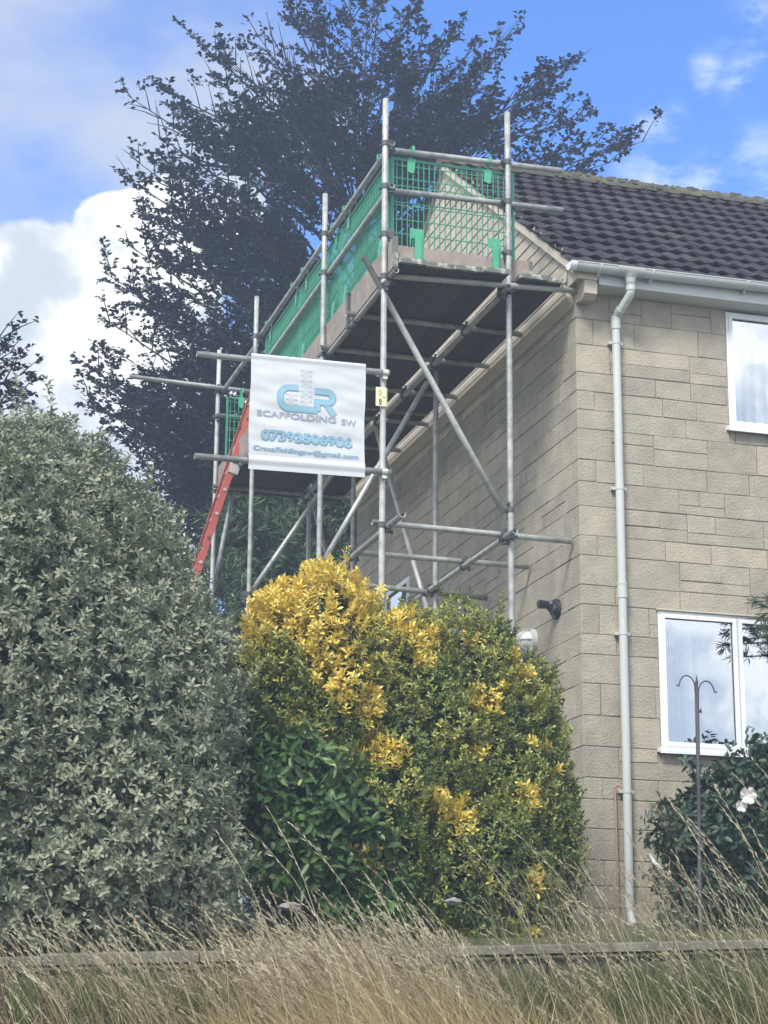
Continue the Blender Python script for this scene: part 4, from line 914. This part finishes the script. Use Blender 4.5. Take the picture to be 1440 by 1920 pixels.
spray_tree('garden_conifer','feathery green conifer whose branch tip enters at the right edge above the lower window',(3.7,-1.0,-.2),brs,rng,M['conifer'],.08,.009,34,sub=16)
# conifers behind the scaffold
rng=np.random.default_rng(22)
def bush_conifer(x,y,zt,r,lab,seed):
    rg_=np.random.default_rng(seed); brs=[]
    for k in range(190):
        z=.3+(zt-.3)*rg_.random()**.9; a=rg_.random()*6.28; l=r*(1.12-(z/zt)**2.2)*(.75+.5*rg_.random()); brs.append(((x,y,z-.3),(x+l*math.cos(a),y+l*math.sin(a),z+.1+.25*rg_.random())))
    spray_tree('cypress_tree',lab,(x,y,0),brs,rg_,M['conifer'],.15,.022,16,.12,'conifers behind the scaffold',(x,y,zt-.3),7)
bush_conifer(-.55,10.2,6.3,1.25,'cypress tree behind the red ladder and the outer poles',1)
bush_conifer(.75,10.6,6.45,1.35,'cypress tree behind the scaffold, beside the gable corner',2)
bush_conifer(.1,11.5,6.6,1.3,'cypress tree in the middle behind the other two',3)
# purple leaved tree at the left edge
def broad_tree(name,lab,base,top,tips,nrand,cen,rad,rng,mt,leaf,nsec,ntw,nlf,trunkr,flat=.35,dense=()):
    t=empty(name,tuple(base),lab,'tree'); b=np.array(base,float);tp=np.array(top,float)
    m=MB(); tr=lambda s:b+(tp-b)*s+np.array((.25*math.sin(s*5)*.5,.2*math.sin(s*4),0))
    m.tube([tr(s) for s in np.linspace(0,1,9)],[trunkr*(1-.88*s) for s in np.linspace(0,1,9)],12)
    cen=np.array(cen,float);rad=np.array(rad,float); T=[np.array(q,float) for q in tips]
    for k in range(nrand):
        d=unit(rng.normal(size=3)); d[2]=d[2]*.85-.05; T.append(cen+d*rad*(.62+.36*rng.random()))
    T+= [np.array(q) for q in dense]; Ps=[];Ds=[];Ns=[]; zr=tp[2]-b[2]
    for ei,e in enumerate(T):
        edge=ei<len(tips)
        h=np.hypot(*(e-tr(.5))[:2]); s=np.clip((e[2]-b[2]-h*.62)/zr,.12,.93); o=tr(s); ln0=np.linalg.norm(e-o)
        mid=o*.5+e*.5+np.array((0,0,.10*ln0)); m.tube([o,(o+mid)/2+(0,0,.02*ln0),mid,(mid+e)/2-(0,0,.0),e],[trunkr*.20*(1-s*.75),trunkr*.14*(1-s*.6),trunkr*.08*(1-s*.4),.014,.004],6,cap=False)
        ns_=int(nsec*(.9 if edge else 1.))
        for k in range(ns_):
            u=.28+.72*(k+rng.random())/ns_; p=(1-u)**2*o+2*u*(1-u)*mid+u*u*e; tg_=unit((e-o)); side=unit(np.cross(tg_,(0,0,1)))*(1 if k%2 else -1)
            dr=unit(tg_*(.75)+side*(.55+.3*rng.random())*(1. if u<.97 else .1)+np.array((0,0,.26))+rng.normal(size=3)*.22); l=(.25+.30*ln0*(1.08-u)*.8)*(.6+.7*rng.random()); l=min(l,1.7)*(1.25 if edge else 1.)
            q=p+dr*l; m.tube([p,(p+q)/2+(0,0,.04*l),q],[.012,.008,.003],4,cap=False)
            nt_=max(2,int(ntw*(.72 if edge else 1.)*l/.8))
            for j in range(nt_):
                v=.12+.88*(j+rng.random())/nt_; pp=p+(q-p)*v; ds=unit(np.cross(dr,(0,0,1)))*(1 if j%2 else -1)
                d2=unit(dr*.8+ds*.7+rng.normal(size=3)*np.array((.25,.25,flat))); l2=.10+.22*(1.1-v)*rng.random(); r2_=pp+d2*l2
                w_=rng.random(nlf); P=pp+(r2_-pp)*w_[:,None]; sg=np.where(rng.random(nlf)<.5,1,-1)[:,None]; sd_=unit(np.cross(d2,(0,0,1)))
                Ps.append(P); Ds.append(unit(d2*.6+sd_*sg*.8+rng.normal(size=(nlf,3))*.3)); Ns.append(unit(np.array((0,0,1.))+rng.normal(size=(nlf,3))*.45))
    child('trunk',m,M['beechbark'],t); Ps=np.concatenate(Ps);Ds=np.concatenate(Ds);Ns=np.concatenate(Ns); kp=(pnoise(Ps,1.9,1.5)>-.48+.3*rng.random(len(Ps))+.26*np.clip((Ps[:,2]-10.)/3.,0,1)); Ps=Ps[kp];Ds=Ds[kp];Ns=Ns[kp]; n=len(Ps); print(name,'leaves',n)
    Ln=leaf*(.65+.7*rng.random(n)); child_np('crown',leafmesh('crown',Ps,Ds,Ns,Ln,Ln*.62,np.clip(.45+rng.normal(size=n)*.2,0,1),.12,kite=True,curl=.1),mt,t); return t
rng=np.random.default_rng(31)
def wp(px,py,y): 
    d=ray(px,py); return CAM+d*((y-CAM[1])/d[1])
tips=[wp(*q) for q in [(238,178,14),(300,165,15),(243,292,13.5),(232,330,14),(190,508,14),(185,590,13.5),(165,690,14),(150,745,14.5),(372,78,14.5),(398,145,14),(330,230,15),(505,62,15),(545,8,15),(575,-40,15),(650,-90,16),(715,-40,14),(690,10,15.5),(760,20,15),(800,60,14.5),(850,62,15),(905,150,14),(960,62,15),(935,110,15.5),(880,100,15),(1080,124,14),(1040,175,14.5),(1108,215,14),(1210,264,14),(1160,300,14),(1090,340,14),(1060,150,14),(1150,262,14.5),(1090,215,15),(440,560,11.5),(300,800,13),(250,860,13.5),(380,860,12.5),(450,930,13),(380,950,13.5),(600,850,13),(215,780,14),(330,960,14),(280,900,14),(550,930,13.5),(640,900,13.5),(480,60,15),(420,100,14.5),(290,250,14),(265,400,13.5),(225,450,14),(200,720,12.5),(250,820,12.5),(300,900,12.5),(260,760,13.5),(340,880,13),(360,980,12.5),(300,980,13.5),(420,980,12.5),(230,870,14.5),(280,700,12.5),(350,760,12.5),(320,640,12.5),(500,960,12.5),(560,1000,13)]]
cb_=wp(610,470,15)
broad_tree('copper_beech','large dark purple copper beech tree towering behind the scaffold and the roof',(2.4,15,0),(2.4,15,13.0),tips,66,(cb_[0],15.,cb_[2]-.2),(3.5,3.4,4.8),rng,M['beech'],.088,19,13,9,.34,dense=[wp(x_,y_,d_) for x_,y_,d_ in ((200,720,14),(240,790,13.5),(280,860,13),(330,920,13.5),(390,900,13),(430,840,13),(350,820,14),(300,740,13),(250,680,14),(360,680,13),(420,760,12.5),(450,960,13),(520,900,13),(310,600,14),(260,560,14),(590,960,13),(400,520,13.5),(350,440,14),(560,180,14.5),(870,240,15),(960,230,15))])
rng=np.random.default_rng(33)
tips=[wp(*q) for q in [(12,628,8),(30,655,8),(45,700,8),(55,740,8),(35,760,8)]]
broad_tree('purple_leaved_tree','small purple leaved tree whose twigs show at the left edge against the cloud',(-5.5,8.2,0),(-5.3,8.1,5.6),tips,26,(-5.25,8.1,4.9),(1.1,1.,1.5),rng,M['beech'],.07,10,10,12,.08)
# ------------------------------------------------------------------ grasses
def ribbons(name,B,H,lean,curv,W,A,rng,seg=5,az=None):
    n=len(B); az=rng.random(n)*6.283 if az is None else az; dx=np.stack([np.cos(az),np.sin(az)*.6,np.zeros(n)],1)
    wz_=rng.random(n)*3.14; sd=np.stack([np.cos(wz_),np.sin(wz_),np.zeros(n)],1); rows=[]
    for k in range(seg+1):
        t=k/seg; off=(lean*t+curv*t**2.6)[:,None]*dx*H[:,None]; z=H*(t-.35*curv*t**3); p=B+off+np.stack([0*z,0*z,z],1); wd=(W*(1-t**1.5)*.5+.0004)[:,None]; rows+= [p-sd*wd,p+sd*wd]
    V=np.stack(rows,1); m=V.shape[1]; b=np.arange(n)[:,None]*m; F=np.concatenate([b+[2*k,2*k+1,2*k+3,2*k+2] for k in range(seg)],0); return npmesh(name,V,F,np.tile(A,seg))
def culms(name,B,H,lean,curv,az,rng,A,head=.18,hw=.011,sw=.0038):
    """stems with feathery seed heads"""
    n=len(B); dx=np.stack([np.cos(az),np.sin(az),np.zeros(n)],1); seg=8; pts=[]
    for k in range(seg+1):
        t=k/seg; off=(lean*t+curv*t**3)[:,None]*dx*H[:,None]; z=H*(t-.30*curv*t**4); pts.append(B+off+np.stack([0*z,0*z,z],1))
    Vs=[];Fs=[];As=[];c=0
    cf=unit(np.array((f_[1],-f_[0],0.)))   # ribbon pair at right angles to each other
    for sd in (np.array((1,0,0.)),np.array((0,1,0.))):
        rows=[]
        for k in range(seg+1):
            wd=sw*.5*(1-.45*k/seg); rows+= [pts[k]-sd*wd,pts[k]+sd*wd]
        V=np.stack(rows,1); m=V.shape[1]; b=np.arange(n)[:,None]*m+c; Vs.append(V.reshape(-1,3)); c+=n*m
        for k in range(seg): Fs.append(b+[2*k,2*k+1,2*k+3,2*k+2]); As.append(A)
    nh=16   # spikelets
    P0,P1=pts[-3],pts[-1]; Pm=pts[-2]
    for j in range(nh):
        t=(j+rng.random(n))/nh; t=t[:,None]; p=(1-t)**2*P0+2*t*(1-t)*Pm+t*t*P1; tg_=unit(P1-P0); d=unit(tg_+rng.normal(size=(n,3))*.17); l=(.018+.020*np.sin(3.14*t[:,0]))[:,None]*(head/.18); s=unit(np.cross(d,rng.normal(size=(n,3))))*hw*.32
        V=np.stack([p,p+d*l*.5-s,p+d*l,p+d*l*.5+s],1); b=np.arange(n)[:,None]*4+c; Vs.append(V.reshape(-1,3)); c+=n*4; Fs.append(b+[0,1,2,3]); As.append(np.clip(A+.15,0,1))
    return npmesh(name,np.concatenate(Vs),np.concatenate(Fs),np.concatenate(As))
def gzv(x,y): 
    s=.043*np.clip(x,-8,8); t=(-2.72-y)/8.3; return (-.62+s)*(1-t)-2.53*t
rng=np.random.default_rng(41)
def field(n,x0,x1,y0,y1,f=None):
    x=x0+(x1-x0)*rng.random(n); y=y0+(y1-y0)*rng.random(n)
    if f is not None: k=rng.random(n)<f(x,y); x=x[k];y=y[k]
    return np.stack([x,y,gzv(x,y)-.02],1)
sm=lambda x,a,b: np.clip((x-a)/(b-a),0,1)
def stuff(name,me,mt,kind='stuff'):
    me.materials.append(mt); o=bpy.data.objects.new(name,me); COL.objects.link(o); o['kind']=kind; return o
def patch(x,s=0.): return .5+.5*np.sin(x*2.1+s)*np.sin(x*5.3+1.3+s)
B=field(80000,-6.0,2.2,-5.6,-3.06,lambda x,y:.40+.60*sm(x,-1.9,-.6)+.35*sm(-x,3.3,4.0)); n=len(B)
H=(.14+.22*rng.random(n)**1.4)*(.85+.25*patch(B[:,0],2)); H=np.where(B[:,1]>-3.9,H*1.2+.11,H); stuff('grass',ribbons('grass',B,H,.10+.25*rng.random(n),.1+.9*rng.random(n)**2,.0075+.005*rng.random(n),np.clip(.42+rng.normal(size=n)*.17+.15*patch(B[:,0]),0,1),rng),M['grass'])
B=field(44000,-6.0,2.2,-5.6,-3.06,lambda x,y:.28+.72*np.exp(-((x+2.9)/1.0)**2)-.17*sm(x,-1.1,-.3)); n=len(B)
H=(.20+.34*rng.random(n)**1.5)*(1+.55*np.exp(-((B[:,0]+2.75)/.55)**2)); stuff('dry_grass',ribbons('dry_grass',B,H,.15+.35*rng.random(n),.2+1.1*rng.random(n)**2,.0048+.0035*rng.random(n),np.clip(.5+rng.normal(size=n)*.2,0,1),rng,az=math.pi+rng.normal(size=n)*1.0),M['dry'])
# long seed stems
B=np.concatenate([field(260,-5.2,-3.4,-4.4,-3.1),field(360,-6.3,2.0,-5.2,-3.1,lambda x,y:.45+.55*patch(x,1)),field(480,-3.3,-2.0,-4.6,-3.1),field(110,-1.6,-.3,-4.4,-3.1),field(45,-.2,.9,-4.4,-3.1)]); n=len(B)
H=.42+.42*rng.random(n); H=np.where(rng.random(n)<.12,H*1.22,H)
stuff('seeding_grass',culms('seeding_grass',B,H,.12+.30*rng.random(n),.10+.42*rng.random(n)**1.5,math.pi+rng.normal(size=n)*.40,rng,np.clip(.45+rng.normal(size=n)*.22,0,1)),M['culm'])
# nearer bold stems at the right
pts_=[];
for (px,py,y) in [(1165,1560,-5),(1195,1700,-5),(1255,1520,-5.2),(1240,1500,-5.1),(1290,1560,-5.2),(1280,1600,-5.0),(1340,1490,-5.1),(1345,1520,-5.2),(1375,1470,-5.3),(1412,1445,-5.0),(1430,1460,-5.2),(1405,1560,-5.1),(1410,1660,-5.0),(1390,1670,-5.2),(1260,1610,-5.0),(1350,1690,-5.2),(870,1590,-5),(940,1560,-5.1),(1090,1640,-5),(500,1530,-5),(540,1560,-5.1),(400,1570,-5),(420,1540,-5.2)]:
    q=wp(px,py,y); pts_.append(q)
T_=np.array(pts_); n=len(T_); y=T_[:,1]; Hh=T_[:,2]-gzv(T_[:,0],y)+.05; ln2=.10+.1*rng.random(n); cv=.12+.18*rng.random(n); Hh=Hh/(1-.3*cv); Bx=T_[:,0]+(ln2+cv)*Hh
B=np.stack([Bx,y,gzv(Bx,y)-.02],1)
stuff('tall_seeding_grass',culms('tall_seeding_grass',B,Hh,ln2,cv,np.full(n,math.pi),rng,np.clip(.75+rng.normal(size=n)*.1,0,1),.22,.011,.0045),M['culm'])
# garden side: rough grass on top of the wall
x=-5+7*rng.random(5200); y=-2.68+.9*rng.random(5200); B=np.stack([x,y,-.34+.043*x-.02+.1*sm(y,-2.7,-1.8)],1); n=len(B)
stuff('lawn_edge_grass',ribbons('lawn_edge_grass',B,.08+.22*rng.random(n)**2,.1+.3*rng.random(n),.3*rng.random(n),.005+0*rng.random(n),np.clip(.45+rng.normal(size=n)*.2,0,1),rng),M['grass'])
B=np.stack([-1.4+2.6*rng.random(260),-2.6+1.0*rng.random(260),np.full(260,-.33)],1); n=len(B)
stuff('fine_seeding_grass',culms('fine_seeding_grass',B,.3+.45*rng.random(n),.05+.25*rng.random(n),.1+.3*rng.random(n),math.pi+rng.normal(size=n)*.8,rng,np.clip(.3+rng.normal(size=n)*.2,0,1),.14,.008,.0026),M['culm'])
# dock at the left edge
dk=empty('dock_plant',(-4.75,-4.2,-1.1),'reddish brown seeding dock plant at the lower left edge','plant')
m=MB(); Ps=[];
for k in range(16):
    x=-5.35+.85*rng.random()**1.3; y=-4.9+1.2*rng.random(); h=.40+.55*rng.random(); b=np.array((x,y,gzv(x,y)-.02)); tp_=b+(-.25+.4*rng.random(),0,h); m.tube([b,(b+tp_)/2+(.02,0,0),tp_],[.006,.004,.002],5,cap=False)
    for j in range(90): Ps.append(b+(tp_-b)*(.4+.6*rng.random())+rng.normal(size=3)*.013)
child('stem',m,M['dock'],dk); Ps=np.array(Ps); n=len(Ps)
child_np('seed_head',leafmesh('seed_head',Ps,rng.normal(size=(n,3)),rng.normal(size=(n,3)),np.full(n,.016),np.full(n,.012),rng.random(n),.1,kite=True),M['dock'],dk)
# pale stones at the foot of the shrubs
for (px,py,y,s,lab) in ((545,1700,-2.3,.045,'pale stone lying left of the laurel foot'),(850,1690,-2.2,.04,'pale stone under the yellow shrub'),(636,1740,-2.5,.03,'small pale stone on the wall top')):
    q=wp(px,py,y); m=MB(); r1=random.Random(px); Vv=[];Ff=[]
    for i in range(5):
        ph=-1.2+2.4*i/4
        for k in range(9): a=2*math.pi*k/9; rr=s*math.cos(ph)*r1.uniform(.8,1.2); Vv.append((q[0]+rr*1.5*math.cos(a),y+rr*math.sin(a),q[2]+s*.55*math.sin(ph)+r1.uniform(-.006,.006)))
    for i in range(4):
        for k in range(9): Ff.append((i*9+k,i*9+(k+1)%9,(i+1)*9+(k+1)%9,(i+1)*9+k))
    Ff+= [tuple(range(9)),tuple(range(36,45))]; m.add(Vv,Ff); link('stone',m.mesh('stone'),M['litter'],label=lab,cat='stone')
# ------------------------------------------------------------------ haze
hm=MB(); hm.box((-75,-75,-4),(75,75,18.6)); me=hm.mesh('haze'); hz=bpy.data.materials.new('haze_air'); hz.use_nodes=True; t=hz.node_tree; t.nodes.clear()
o_=t.nodes.new('ShaderNodeOutputMaterial'); pv=t.nodes.new('ShaderNodeVolumePrincipled'); pv.inputs['Color'].default_value=(.66,.80,1,1); pv.inputs['Density'].default_value=HAZE; pv.inputs['Anisotropy'].default_value=0.2
t.links.new(pv.outputs[0],o_.inputs['Volume']); link('haze',me,hz,kind='stuff'); sc.cycles.volume_bounces=1
